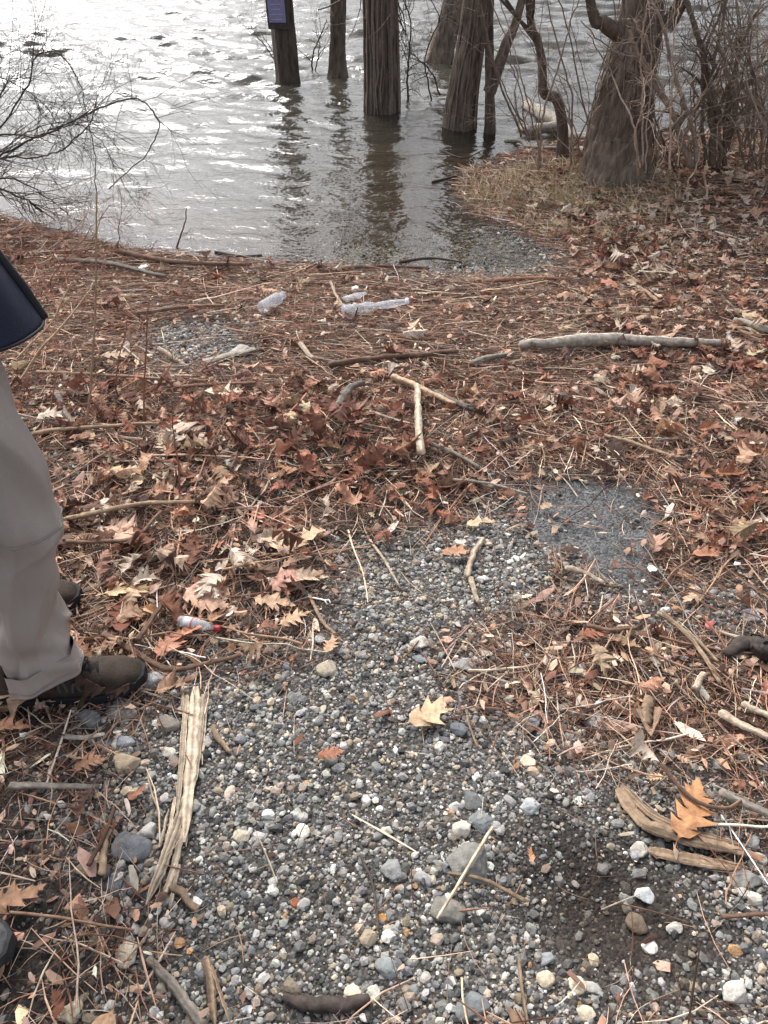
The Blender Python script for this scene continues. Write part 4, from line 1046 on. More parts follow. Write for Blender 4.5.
for lab, pts, w in [('thin dark twig floating in the shallows below the leaning trunks', [(432, 182), (455, 176), (478, 168)], 2.5), ('bent twig floating off the grassy point', [(440, 150), (462, 158), (480, 152)], 2.2),
                    ('dark wet stick at the inner corner of the inlet', [(400, 262), (430, 258), (462, 262)], 3.5), ('short black stick floating beside the drift at the left shore', [(215, 252), (240, 256), (262, 255)], 3)]:
    P = np.array([on_plane(a, c, ZW + 0.004) for a, c in spline(np.array(pts, float), 14)]); b = P[7].copy()
    o = MB().tube(P - b, np.linspace(1, 0.5, 14) * w / 2 / FPX * depth_of(b), 6, DARK * 1.2, jitter=0.15).build('twig', M_TWIG); o.location = tuple(b); tag(o, lab, 'twig')

# ------------------------------------------------------------------ larger stones one can pick out
STN = [(133, 848, 37, 'flat squarish blue grey stone left of the pale wood strip', (0.135, 0.145, 0.16)), (124, 712, 30, 'grey angular stone at the toe of the near boot', (0.19, 0.19, 0.19)),
       (153, 683, 24, 'blue grey stone between the boot toe and the bent twig', (0.24, 0.25, 0.27)), (92, 719, 28, 'dull grey stone under the boot sole', (0.15, 0.155, 0.16)),
       (126, 742, 17, 'blue grey pebble above the tan stone by the boot', (0.23, 0.25, 0.28)), (128, 766, 26, 'tan stone below the boot toe', (0.33, 0.27, 0.20)), (168, 726, 22, 'brownish grey stone left of the top of the pale strip', (0.20, 0.18, 0.16)),
       (168, 752, 14, 'small white stone beside the top of the pale strip', (0.50, 0.47, 0.42)), (127, 956, 26, 'long buff stone on the gravel at lower left', (0.40, 0.36, 0.30)), (70, 1013, 22, 'cream stone at the bottom left edge', (0.50, 0.44, 0.34)),
       (117, 881, 20, 'dark blue stone below the squarish one', (0.12, 0.13, 0.145)), (86, 868, 20, 'olive grey stone on the dark soil at left', (0.18, 0.17, 0.13)), (131, 793, 15, 'yellowish pebble above the squarish stone', (0.42, 0.36, 0.26)),
       (147, 833, 20, 'pale stone tucked behind the squarish stone', (0.44, 0.43, 0.40)), (468, 866, 44, 'large flat grey stone under the pale straw', (0.18, 0.18, 0.17)), (392, 870, 27, 'mid grey angular stone left of the pale straw', (0.20, 0.205, 0.21)),
       (422, 880, 16, 'oblong grey stone between the angular stone and the straw', (0.25, 0.255, 0.26)), (446, 912, 34, 'brownish flat stone at the lower end of the straw', (0.17, 0.165, 0.15)), (463, 829, 22, 'whitish pebble above the large flat stone', (0.48, 0.45, 0.40)),
       (482, 823, 22, 'slate blue stone touching the whitish pebble', (0.15, 0.165, 0.175)), (472, 801, 20, 'dark grey stone above the slate blue one', (0.12, 0.125, 0.13)), (420, 644, 18, 'rounded pale stone standing out on the gravel at centre', (0.48, 0.46, 0.42)),
       (325, 669, 22, 'oval buff stone at the top left of the gravel', (0.36, 0.32, 0.26)), (464, 666, 20, 'long grey stone right of the pale rounded one', (0.27, 0.28, 0.29)), (420, 659, 12, 'slate pebble just below the pale rounded stone', (0.20, 0.22, 0.24)),
       (532, 722, 20, 'rounded blue grey stone on the gravel below the litter band', (0.22, 0.24, 0.27)), (596, 724, 22, 'blue grey stone right of the rounded one', (0.24, 0.25, 0.26)), (528, 762, 17, 'cream square stone on the gravel right of centre', (0.55, 0.47, 0.36)),
       (459, 731, 17, 'dark slate stone beside the pale oak leaf', (0.13, 0.14, 0.16)), (645, 896, 17, 'pale blue stone at the rim of the mud hollow', (0.36, 0.38, 0.40)), (637, 923, 21, 'brown block of stone in the mud hollow', (0.13, 0.10, 0.075)),
       (673, 928, 16, 'white and grey stone right of the mud hollow', (0.46, 0.45, 0.42)), (578, 988, 22, 'cream angular stone below the mud hollow', (0.55, 0.48, 0.36)), (594, 990, 17, 'grey stone touching the cream angular stone', (0.34, 0.34, 0.33)),
       (545, 981, 18, 'tan square stone left of the cream angular stone', (0.42, 0.36, 0.28)), (735, 995, 23, 'pale grey stone at the lower right', (0.40, 0.39, 0.37)), (545, 960, 17, 'blue stone left of the mud hollow', (0.22, 0.23, 0.25)), (530, 808, 20, 'pale blue grey stone above the mud hollow', (0.30, 0.32, 0.34)),
       (745, 880, 22, 'grey rounded stone under the split wood piece at right', (0.25, 0.25, 0.24)), (640, 850, 16, 'pale pointed stone at the left end of the split wood piece', (0.42, 0.40, 0.37)), (352, 996, 18, 'cream stone right of the dark wet bark', (0.55, 0.49, 0.38)), (372, 992, 16, 'white grey stone beside the cream stone', (0.44, 0.43, 0.39)),
       (386, 970, 22, 'slate wedge stone above the cream stone', (0.20, 0.22, 0.23)), (475, 1008, 28, 'dark slate stone at the bottom edge right of centre', (0.14, 0.155, 0.165)), (616, 700, 17, 'tan oblong stone at the lower edge of the litter band', (0.33, 0.28, 0.22)), (752, 616, 16, 'slate stone at the far right above the litter band', (0.22, 0.24, 0.27)),
       (240, 352, 18, 'pale grey flat stone on the small left gravel patch', (0.36, 0.35, 0.33)), (330, 757, 16, 'grey stone beside the small brown leaf on the gravel', (0.24, 0.235, 0.23)), (302, 832, 14, 'white stone on the gravel left of centre', (0.52, 0.50, 0.46)), (382, 917, 8, 'small orange pebble on the gravel at lower centre', (0.42, 0.22, 0.07)),
       (296, 902, 11, 'rust red pebble at the lower left of centre', (0.26, 0.10, 0.05)), (388, 938, 16, 'white quartz pebble below the orange pebble', (0.58, 0.57, 0.54)), (585, 1015, 16, 'buff stone at the bottom right of centre', (0.45, 0.40, 0.31)), (240, 838, 16, 'beige flat stone right of the pale wood strip', (0.40, 0.36, 0.29))]
for (px, py, w, lab, c) in STN:
    b = U(px, py); r = w / 2 / FPX * depth_of(b) / 0.95
    c = np.array(c) * np.array([1.05, 1.0, 0.92]); V, F = stone_shape(ICO4, rng, 10, 0.16); a = rng.uniform(-0.5, 0.5) + (math.pi if rng.random() < 0.5 else 0)
    Rz = np.array([[math.cos(a), -math.sin(a), 0], [math.sin(a), math.cos(a), 0], [0, 0, 1]])
    V = V @ Rz.T * r * np.array([1, 1, 0.8])
    cc = np.array(c)[None] * (0.85 + 0.3 * fbm(V[:, 0] / r * 3 + px, V[:, 1] / r * 3 + V[:, 2] / r * 2, 3, 3))[:, None]
    o = mesh_np('stone', V, [F], M_STONE, cc, True); o.location = (b[0], b[1], b[2] + r * 0.14); tag(o, lab, 'stone')

# ------------------------------------------------------------------ leaves one can pick out
LVS = [(430, 721, 44, 0.4, 'pale tan oak leaf lying alone on the gravel right of centre', (0.52, 0.36, 0.22)), (690, 818, 66, 0.9, 'big orange oak leaf with deep lobes at right', (0.40, 0.20, 0.095)),
       (20, 902, 48, 0.6, 'brown pointed oak leaf at the lower left edge', (0.30, 0.17, 0.10)), (132, 596, 42, 0.3, 'yellow tan oak leaf behind the boot', (0.55, 0.38, 0.22)), (125, 622, 46, 1.8, 'dark red oak leaf next to the boot toe', (0.15, 0.05, 0.03)),
       (208, 606, 46, -0.5, 'pinkish tan oak leaf above the red capped bottle', (0.48, 0.30, 0.21)), (172, 650, 34, 1.1, 'rust coloured leaf under the red capped bottle', (0.36, 0.17, 0.11)), (288, 585, 40, 0.9, 'smooth pink brown leaf at the left of the gravel head', (0.42, 0.23, 0.17)),
       (312, 583, 32, 0.1, 'folded buff leaf right of the pink brown one', (0.45, 0.32, 0.22)), (275, 608, 38, -0.2, 'tan leaf below the pink brown one', (0.46, 0.30, 0.19)), (296, 625, 30, 0.5, 'light tan oak leaf near the gravel edge at left', (0.50, 0.33, 0.21)),
       (331, 650, 22, 1.3, 'small tan leaf tip on the gravel edge', (0.45, 0.27, 0.17)), (330, 760, 24, 0.3, 'small rust leaf lying flat on the gravel', (0.33, 0.14, 0.08)), (125, 538, 44, 2.2, 'pink tan leaf under the long tan twig', (0.44, 0.28, 0.20)),
       (92, 768, 28, 0.5, 'orange brown scrap of leaf below the boot', (0.36, 0.19, 0.11)), (10, 735, 40, 0.2, 'brown leaf at the left edge below the boot', (0.30, 0.15, 0.09)), (140, 798, 20, 0.9, 'little red brown leaf above the squarish stone', (0.33, 0.15, 0.09)),
       (640, 378, 24, 0.5, 'pale crumpled leaf below the grey log', (0.55, 0.42, 0.30)), (558, 415, 26, 0.1, 'light tan leaf left of the dark leaf band', (0.54, 0.42, 0.30)), (708, 375, 24, 0.9, 'whitish torn leaf right of the grey log end', (0.56, 0.46, 0.34)),
       (225, 398, 34, 0.05, 'long pale leaf in the litter below the left gravel patch', (0.58, 0.48, 0.36)), (190, 440, 40, -0.6, 'large pale curled leaf left of the leaf pile', (0.48, 0.34, 0.25)), (120, 360, 30, 0.3, 'grey brown leaf left of the small gravel patch', (0.35, 0.24, 0.17)),
       (480, 528, 28, 0.3, 'tan oak leaf on the gravel left of the asphalt', (0.50, 0.36, 0.23)), (455, 558, 26, 0.2, 'orange brown leaf on the gravel at centre', (0.42, 0.22, 0.13)), (310, 545, 36, 0.8, 'pale lobed leaf left of the gravel head', (0.52, 0.36, 0.23)),
       (275, 545, 34, 1.9, 'upright pale tan oak leaf at the gravel head', (0.52, 0.37, 0.24)), (712, 480, 30, 0.3, 'reddish leaf right of the asphalt', (0.34, 0.16, 0.09)), (740, 545, 30, 0.8, 'brown oak leaf at the right edge beyond the asphalt', (0.30, 0.15, 0.09)), (590, 640, 26, 0.2, 'small red brown leaf in the litter band', (0.30, 0.12, 0.07)),
       (705, 560, 28, 0.1, 'rusty leaf in the litter right of the asphalt', (0.36, 0.17, 0.10)), (530, 860, 14, 1.5, 'small orange leaf scrap at the left of the mud hollow', (0.40, 0.19, 0.10)), (545, 512, 14, 0.6, 'tiny tan leaf on the asphalt', (0.45, 0.31, 0.20))]
for (px, py, w, ang, lab, c) in LVS:
    b = U(px, py); L = w / FPX * depth_of(b) * 1.15
    V, F = leaf_shape('oak', rng, 31, 0.3); V = V * L
    ca, sa = math.cos(ang), math.sin(ang)
    V[:, :2] = V[:, :2] @ np.array([[ca, sa], [-sa, ca]])
    cc = np.array(c)[None] * (0.8 + 0.4 * vnoise(V[:, 0] * 60 + px, V[:, 1] * 60, 2))[:, None]
    o = mesh_np('oak_leaf', V, [F], M_LEAF, cc, True); o.location = (b[0], b[1], b[2] + 0.022); tag(o, lab, 'leaf')
# upright dark leaves of the pile
for k, (px, py, w, a, lab) in enumerate([(330, 415, 40, 1.2, 'tall red brown oak leaf standing at the top of the leaf pile'), (352, 425, 38, 2.0, 'dark red leaf leaning right on the leaf pile'), (300, 452, 36, 0.4, 'chestnut oak leaf on the left flank of the leaf pile'),
                                      (318, 438, 38, 1.7, 'dark curled leaf in the middle of the leaf pile'), (372, 470, 34, 0.2, 'chestnut leaf low at the right of the leaf pile'), (305, 478, 40, 2.6, 'tan red leaf at the front of the leaf pile')]):
    b = U(px, py); L = w / FPX * depth_of(b) * 1.0; V, F = leaf_shape('oak', rng, 31); V = V * L
    Rm = (Matrix.Rotation(a, 3, 'Z') @ Matrix.Rotation(R(-35 - 8 * k % 30), 3, 'Y') @ Matrix.Rotation(rng.normal(0, 0.4), 3, 'X')); V = V @ np.array(Rm).T
    o = mesh_np('oak_leaf', V, [F], M_LEAF, np.tile(np.array([0.15, 0.064, 0.040]) * rng.uniform(0.7, 1.3), (len(V), 1)), True); o.location = (b[0], b[1], b[2] + 0.05); tag(o, lab, 'leaf')

# ------------------------------------------------------------------ plastic litter
def lathe(mb, prof, sides, col, M=np.eye(3), o=(0, 0, 0), crumple=0.0, squash=1.0):
    rings = []
    a = np.linspace(0, 2 * np.pi, sides, endpoint=False)
    for (x, r) in prof:
        q = r * (1 + crumple * (vnoise(np.cos(a) * 2 + x * 60, np.sin(a) * 2 + x * 40, 11) - 0.5) * 2)
        rings.append(np.stack([np.full(sides, x), q * np.cos(a), q * np.sin(a) * squash], 1) @ np.asarray(M).T + np.asarray(o))
    mb.loft(rings, col); return mb
def lie(px0, py0, px1, py1, r):
    a, b = U(px0, py0), U(px1, py1); d = b - a; ang = math.atan2(d[1], d[0]); return a + np.array([0, 0, r + 0.014]), ang, float(np.hypot(d[0], d[1]))
p, ang, L = lie(342, 319, 408, 312, 0.026)
t = thing('plastic_bottle', 'large crumpled clear plastic bottle lying in the drift wrack', 'bottle', p, ang)
pr = [(0.0, 0.010), (0.004, 0.026), (0.015, 0.031)] + [(0.02 + 0.012 * k, 0.030 + 0.0032 * (-1) ** k) for k in range(9)] + [(L * 0.47, 0.020), (L * 0.50, 0.014), (L * 0.55, 0.021), (L * 0.75, 0.022), (L * 0.86, 0.019), (L * 0.93, 0.013), (L * 0.97, 0.0125)]
lathe(MB(), pr, 26, (1, 1, 1), crumple=0.22, squash=0.8).build('bottle_body', M_PLASTIC, t)
lathe(MB(), [(L * 0.965, 0.0155), (L * 0.985, 0.0155), (L * 1.0, 0.0150), (L * 1.003, 0.011)], 22, (0.78, 0.78, 0.80)).build('neck_ring', M_PAINT, t)
p, ang, L = lie(262, 317, 283, 306, 0.03)
t = thing('plastic_cup', 'small cloudy plastic jar lying left of the large crumpled bottle', 'jar', p, ang)
lathe(MB(), [(0, 0.012), (0.002, 0.026), (0.01, 0.029), (L * 0.75, 0.029), (L * 0.85, 0.026), (L * 0.92, 0.018), (L, 0.017)], 26, (1, 1, 1), crumple=0.06).build('jar_body', M_PLASTIC, t)
lathe(MB(), [(L * 0.995, 0.019), (L * 1.06, 0.019)], 20, (0.8, 0.8, 0.8)).build('jar_rim', M_PLASTIC, t)
p, ang, L = lie(344, 305, 366, 300, 0.015)
t = thing('plastic_bottle', 'small flattened clear bottle behind the large crumpled bottle', 'bottle', p, ang)
lathe(MB(), [(0, 0.008), (0.004, 0.022), (L * 0.6, 0.024), (L * 0.8, 0.016), (L, 0.010)], 20, (1, 1, 1), crumple=0.3, squash=0.5).build('bottle_body', M_PLASTIC, t)
p, ang, L = lie(181, 629, 222, 637, 0.013)
t = thing('miniature_bottle', 'tiny clear bottle with a red cap and pale label by the near boot', 'bottle', p + np.array([0, 0, 0.006]), ang)
lathe(MB(), [(0, 0.006), (0.001, 0.0125), (0.004, 0.0145), (L * 0.55, 0.0145), (L * 0.66, 0.011), (L * 0.76, 0.0068), (L * 0.86, 0.006)], 28, (1, 1, 1)).build('bottle_body', M_PLASTIC, t)
lb = lathe(MB(), [(L * 0.16, 0.0147), (L * 0.44, 0.0147)], 28, (0.50, 0.51, 0.55)); lb.build('label', M_PAINT, t)
lathe(MB(), [(L * 0.32, 0.01485), (L * 0.37, 0.01485)], 28, (0.42, 0.16, 0.13)).build('label_stripe', M_PAINT, t)
lathe(MB(), [(L * 0.87, 0.0074), (L * 0.885, 0.008), (L * 0.975, 0.008), (L * 1.0, 0.007)], 18, (0.34, 0.025, 0.025)).build('cap', M_PAINT, t)
def scrap(label, px, py, w, col, name, cat, thick=0.12, mat=None):
    b = U(px, py); r = w / 2 / FPX * depth_of(b); V, F = stone_shape(ICO2, rng, 6, 0.3); V = V * r * np.array([1, 0.9, thick * 2]); a = rng.uniform(0, 3)
    V = V @ np.array(Matrix.Rotation(a, 3, 'Z')).T
    o = mesh_np(name, V, [F], mat or M_PAINT, np.tile(col, (len(V), 1)), False); o.location = (b[0], b[1], b[2] + 0.02); return tag(o, label, cat)
scrap('small red scrap of plastic in the litter band at right', 708, 630, 11, (0.42, 0.09, 0.09), 'plastic_scrap', 'scrap')
scrap('red scrap at the right edge near the broken stick', 766, 348, 9, (0.45, 0.05, 0.08), 'plastic_scrap', 'scrap')
scrap('white foam crumb above the crumpled bottle', 355, 292, 9, (0.8, 0.8, 0.78), 'foam_crumb', 'foam', 0.4)
scrap('white foam crumb on the left drift line', 143, 271, 11, (0.78, 0.78, 0.76), 'foam_crumb', 'foam', 0.4)
scrap('pale curl of plastic at the edge of the asphalt', 651, 574, 10, (0.7, 0.66, 0.58), 'plastic_scrap', 'scrap', 0.3)
b = U(321, 608); t = MB(); s_ = 14 / FPX * depth_of(b)
t.tube(np.array([[-0.55, 0.25, 0], [0, 0, 0.004], [0.3, -0.1, 0.004], [0.5, -0.38, 0]]) * [s_, s_, 1], 0.0022, 6, (0.75, 0.74, 0.72)).tube(np.array([[0.3, -0.1, 0.004], [0.62, 0.02, 0], [0.72, -0.25, 0]]) * [s_, s_, 1], 0.002, 6, (0.75, 0.74, 0.72))
o = t.build('plastic_pick', M_PAINT); o.location = (b[0], b[1], b[2] + 0.03); tag(o, 'white forked plastic pick lying in the leaves left of the gravel', 'pick')

# ------------------------------------------------------------------ people
def arr(*a): return np.array(a, float)
def boot(parent, heel, yaw, base_z, up_col, sole_col, lace=True, size=0.325):
    e = bpy.data.objects.new('boot', None); COL.objects.link(e); e.parent = parent
    e.location = tuple(np.array([heel[0], heel[1], base_z]) - np.array(parent.location)); e.rotation_euler = (0, 0, yaw); e.empty_display_size = 0.05
    k = size / 0.32
    xs = np.array([0.0, 0.006, 0.02, 0.05, 0.09, 0.13, 0.17, 0.21, 0.245, 0.275, 0.30, 0.314, 0.32])
    hw = np.array([0.012, 0.024, 0.034, 0.039, 0.038, 0.037, 0.042, 0.049, 0.050, 0.045, 0.034, 0.021, 0.008])
    off = np.array([0, 0, 0, 0, 0, 0, 0.002, 0.004, 0.005, 0.006, 0.006, 0.006, 0.006])
    spring = np.interp(xs, [0, 0.03, 0.2, 0.32], [0.006, 0, 0, 0.016])
    X = np.linspace(0, 0.32, 50); HW = np.interp(X, xs, hw); OF = np.interp(X, xs, off); SPR = np.interp(X, xs, spring)
    HW = np.convolve(np.pad(HW, 2, 'edge'), [.1, .2, .4, .2, .1], 'valid'); 
    # sole with lugs
    rings = []
    for i, x in enumerate(X):
        w = HW[i] * 1.10 + 0.002; lug = 0.008 if (i % 4) < 2 and 2 < i < 48 else 0.0
        zt = 0.030 + SPR[i] + (0.004 if x < 0.1 else 0); zb = SPR[i] + lug
        rings.append(np.array([[x * 1.02 - 0.003, OF[i] + w * a, z] for a, z in [(0.92, zb), (1.0, zb + 0.006), (1.0, zt - 0.005), (0.95, zt), (0, zt + .002), (-0.95, zt), (-1.0, zt - 0.005), (-1.0, zb + 0.006), (-0.92, zb), (0, zb)]]) * k)
    MB().loft(rings, sole_col).build('sole', M_RUBBER, e, smooth=False)
    H = np.interp(X, [0, 0.01, 0.03, 0.09, 0.125, 0.15, 0.18, 0.22, 0.26, 0.285, 0.305, 0.32], [0.085, 0.115, 0.125, 0.135, 0.128, 0.108, 0.092, 0.078, 0.070, 0.063, 0.053, 0.034])
    def upper(i, grow=1.0, z0=0.024, hcut=1.0):
        x = X[i]; a = np.linspace(0, np.pi, 19); w = HW[i] * grow; h = (H[i] - z0 - SPR[i] * 0.5) * hcut
        ex = np.interp(x, [0, 0.12, 0.2, 0.32], [0.55, 0.6, 0.75, 0.8])
        y = np.sign(np.cos(a)) * np.abs(np.cos(a)) ** ex * w; z = np.sin(a) ** 0.72 * h
        y = y * (1 - 0.32 * (z / max(h, 1e-4)) ** 2 * np.interp(x, [0, 0.1, 0.2, 0.3], [0.9, 1, 0.6, 0.1]))
        return np.stack([np.full(19, x), OF[i] + y, z0 + SPR[i] + z], 1) * k
    col = np.array(up_col)
    MB().loft([upper(i) for i in range(50)], col).build('upper', M_SUEDE, e)
    MB().loft([upper(i, 1.035, 0.022, 0.50) for i in range(37, 50)], np.array(sole_col) * 1.3).build('toe_bumper', M_RUBBER, e)
    MB().loft([upper(i, 1.035, 0.022, 0.55) for i in range(0, 9)], np.array(sole_col) * 1.2).build('heel_counter', M_RUBBER, e)
    MB().loft([upper(i, 1.02, 0.022, 0.16) for i in range(2, 49)], np.array(sole_col) * 1.1).build('rand', M_RUBBER, e)
    # tongue, laces, side webbing
    mb = MB(); mb.loft([np.array([[x, 0.003 + 0.017 * math.cos(a), np.interp(x, X, H) - 0.004 + 0.006 * math.sin(a)] for a in np.linspace(0, 2 * math.pi, 10, endpoint=False)]) * k for x in np.linspace(0.15, 0.235, 10)], col * 0.45); mb.build('tongue', M_SUEDE, e)
    for j, x in enumerate((0.165, 0.183, 0.201, 0.218)):
        hh = np.interp(x, X, H); h2 = np.interp(x + 0.016, X, H)
        MB().tube(np.array([[x, 0.026, hh - 0.018], [x + 0.004, 0.014, hh + 0.001], [x + 0.010, -0.010, h2 + 0.003], [x + 0.014, -0.026, h2 - 0.016]]) * k, 0.0026, 6, (0.012, 0.012, 0.013)).build('lace', M_RUBBER, e)
    for s in (-1, 1):
        for j, x in enumerate((0.150, 0.180, 0.208)):
            hh = np.interp(x, X, H); w = np.interp(x, X, HW)
            P = np.array([[x - 0.007, s * w * 1.00 + 0.003, 0.048], [x - 0.009, s * w * 0.97 + 0.003, hh * 0.55], [x - 0.002, s * w * 0.86 + 0.003, hh * 0.76], [x + 0.007, s * w * 0.95 + 0.003, hh * 0.55], [x + 0.008, s * w * 1.00 + 0.003, 0.048]]) * k
            MB().tube(spline(P, 14), 0.0036, 6, np.array([0.075, 0.078, 0.082])).build('webbing_loop', M_RUBBER, e)
    for q in (0.9, 0.2):
        P = [np.array([0.19 + 0.02 * math.cos(t) * q, 0.02 * q + 0.020 * math.sin(t) * q - 0.012, 0.100 - 0.02 * (1 - math.cos(t)) * q]) * k for t in np.linspace(-2.4, 2.4, 14)]
        MB().tube(np.array(P), 0.0024, 6, (0.012, 0.012, 0.013)).build('lace_bow', M_RUBBER, e)
    return e

def person(label, pos, z0, yaw_feet, feet, jacket_c, trouser_c, boot_c, sole_c, leg_paths):
    """Standing figure facing +X; pos = hip centre on the ground plane."""
    t = thing('person', label, 'person', (pos[0], pos[1], z0)); o = arr(pos[0], pos[1], z0)
    # one continuous body under the clothes
    bm = bmesh.new()
    def ball(c, r, sc=(1, 1, 1)):
        bmesh.ops.create_icosphere(bm, subdivisions=3, radius=1, matrix=Matrix.Translation(Vector(c)) @ Matrix.Diagonal((r * sc[0], r * sc[1], r * sc[2], 1)))
    def limb(a, b_, ra, rb, n=14):
        a, b_ = np.array(a, float), np.array(b_, float); n = max(6, int(np.linalg.norm(b_ - a) / (0.5 * min(ra, rb))))
        for u in np.linspace(0, 1, min(n, 40)): ball(a + (b_ - a) * u, ra + (rb - ra) * u)
    for z, rx, ry in [(0.92, .10, .155), (1.0, .095, .15), (1.08, .09, .145), (1.16, .095, .15), (1.24, .105, .16), (1.32, .11, .165), (1.40, .095, .17)]: ball((0, 0, z), 1, (rx, ry, 0.07))
    limb((0, 0, 1.42), (0.015, 0, 1.55), 0.062, 0.055)
    ball((0.03, 0, 1.66), 1, (.098, .076, .118)); ball((0.06, 0, 1.60), 1, (.062, .056, .062)); ball((0.125, 0, 1.635), 1, (.018, .014, .022)); ball((0.112, 0, 1.655), 1, (.014, .011, .03))
    ball((0.115, 0, 1.592), 1, (.012, .024, .009)); ball((0.098, 0, 1.695), 1, (.03, .055, .012))
    for s in (-1, 1):
        ball((0.02, s * 0.078, 1.645), 1, (.017, .011, .032))
        sh = arr(0, s * 0.19, 1.40); el = arr(-0.11, s * 0.235, 1.13); wr_ = arr(-0.20, s * 0.235, 0.90)
        limb(sh, el, 0.052, 0.040); limb(el, wr_, 0.040, 0.027)
        pm = wr_ + arr(0.012, 0, -0.055); limb(wr_, pm, 0.026, 0.034); ball(pm, 1, (.040, .018, .046))
        for f, (dx, L) in enumerate([(0.030, .072), (0.011, .080), (-0.009, .075), (-0.028, .060)]):
            k1 = pm + arr(dx, 0, -0.036); k2 = k1 + arr(0.006, -s * 0.004, -L * 0.5); k3 = k2 + arr(0.004, -s * 0.014, -L * 0.45); limb(k1, k2, .0092, .0085); limb(k2, k3, .0085, .0072)
        th = pm + arr(0.036, -s * 0.004, 0.012); limb(th, th + arr(0.022, -s * 0.012, -0.032), .0115, .0095); limb(th + arr(0.022, -s * 0.012, -0.032), th + arr(0.022, -s * 0.020, -0.058), .0095, .008)
        lp = leg_paths[0 if s < 0 else 1]; c = [arr(*q[:3]) - o for q in lp]
        for i in range(len(c) - 1): limb(c[i + 1], c[i], 0.032, 0.030) if i < 3 else limb(c[i + 1], c[i], 0.055, 0.048)
    me = bpy.data.meshes.new('body'); bm.to_mesh(me); bm.free(); me.materials.append(M_SKIN)
    at = me.attributes.new('tint', 'FLOAT_COLOR', 'POINT'); at.data.foreach_set('color', np.tile([0.50, 0.31, 0.22, 1], (len(me.vertices), 1)).astype(np.float32).ravel())
    bo = bpy.data.objects.new('body', me); COL.objects.link(bo); bo.parent = t
    md = bo.modifiers.new('skin', 'REMESH'); md.mode = 'VOXEL'; md.voxel_size = 0.007; md.use_smooth_shade = True
    sm = bo.modifiers.new('smooth', 'SMOOTH'); sm.iterations = 3
    dg = bpy.context.evaluated_depsgraph_get(); m2 = bpy.data.meshes.new_from_object(bo.evaluated_get(dg)); bo.modifiers.clear(); bo.data = m2
    if 'tint' in m2.attributes: m2.attributes.remove(m2.attributes['tint'])
    at = m2.attributes.new('tint', 'FLOAT_COLOR', 'POINT'); at.data.foreach_set('color', np.tile([0.50, 0.31, 0.22, 1], (len(m2.vertices), 1)).astype(np.float32).ravel())
    if not m2.materials: m2.materials.append(M_SKIN)
    for s in (-1, 1):
        mb = MB(); lathe(mb, [(-.011, .002), (-.007, .008), (0, .011), (.007, .008), (.011, .002)], 14, (0.75, 0.74, 0.72), o=(0.104, s * 0.030, 1.660)); e = mb.build('eye', M_PAINT, bo)
        mb = MB(); lathe(mb, [(.009, .005), (.0118, .003)], 10, (0.06, 0.04, 0.03), o=(0.104, s * 0.030, 1.660)); mb.build('iris', M_PAINT, bo)
    a = np.linspace(0, 2 * np.pi, 28, endpoint=False)
    MB().loft([np.stack([0.012 + f * (0.104 * np.cos(a)) - (0.012 if z < 1.70 else 0), f * 0.086 * np.sin(a), np.full(28, z) - 0.05 * (np.cos(a) < 0.3) * (z < 1.72)], 1) for z, f in [(1.68, 0.96), (1.71, 1.0), (1.74, .95), (1.765, .80), (1.785, .5), (1.79, .2)]], (0.10, 0.07, 0.05)).build('hair', M_TWIG, bo)
    # trousers: two legs, folds of cloth
    mb = MB(); S = 96; an = np.linspace(0, 2 * np.pi, S, endpoint=False)
    for li, lp in enumerate(leg_paths):
        lp = np.array(lp, float); nn = 150; u = np.linspace(0, 1, nn); uu = np.linspace(0, 1, len(lp))
        sp_ = spline(lp, nn); rings = []
        for i in range(nn):
            cx, cy, cz, rx, ry, tilt = sp_[i]
            fo = 0.0
            f1 = 0.006 * np.sin(an * 3 + cz * 22 + li) + 0.008 * np.sin(an * 2 - cz * 31) * math.exp(-((cz - z0 - 0.22) / 0.12) ** 2)
            f2 = 0.005 * np.sin(cz * 70 + 2.6 * np.cos(an - 0.6) + 1.5 * np.sin(2 * an)) * math.exp(-((cz - z0 - 0.17) / 0.055) ** 2)         # folds piling over the boot
            f3 = 0.005 * np.sin(cz * 42 + 1.6 * np.sin(an)) * math.exp(-((cz - z0 - 0.50) / 0.10) ** 2)
            f4 = 0.004 * (vnoise(np.cos(an) * 3 + cz * 5, np.sin(an) * 3 + cz * 3, 70 + li) - 0.5) * 2
            rg = lambda v: (1 - np.abs(np.sin(v))) ** 2
            f4 = f4 + 0.006 * (rg(an * 2.5 + 0.4 + 0.7 * np.sin(cz * 7 + li)) - 0.35) * (0.4 + 1.2 * vnoise(an * 1.5, np.full(S, cz * 7), 21)) + 0.012 * (rg(an * 1.5 + 1.0 + 0.8 * np.sin(cz * 9 + li)) - 0.35) * np.clip((cz - z0 - .1) / .15, 0, 1) + 0.016 * rg(cz * 24 + 1.3 * an + 0.7) * math.exp(-((cz - z0 - 0.20) / 0.07) ** 2) * (np.cos(an + 0.9) < 0.3) + 0.010 * rg(cz * 20 - 1.1 * an) * vnoise(an * 1.2, np.full(S, cz * 11), 23) * 1.5 * math.exp(-((cz - z0 - 0.52) / 0.09) ** 2)
            rx2 = rx + f1 + f2 + f3 + f4; ry2 = ry + f1 * 0.8 + f2 * 0.8 + f3 + f4
            ex = 0.93
            X_ = np.sign(np.cos(an)) * np.abs(np.cos(an)) ** ex * rx2; Y_ = np.sign(np.sin(an)) * np.abs(np.sin(an)) ** ex * ry2
            rings.append(np.stack([cx + X_, cy + Y_, cz + tilt * np.cos(an) + 0.006 * np.sin(3 * an) * (i < 3)], 1) - o)
        inner = [r_ * 1.0 for r_ in rings[:3]]; c0 = np.mean(rings[0], 0)
        lip = [c0 + (r_ - c0) * 0.94 + arr(0, 0, 0.05) for r_ in (rings[4], rings[0])]
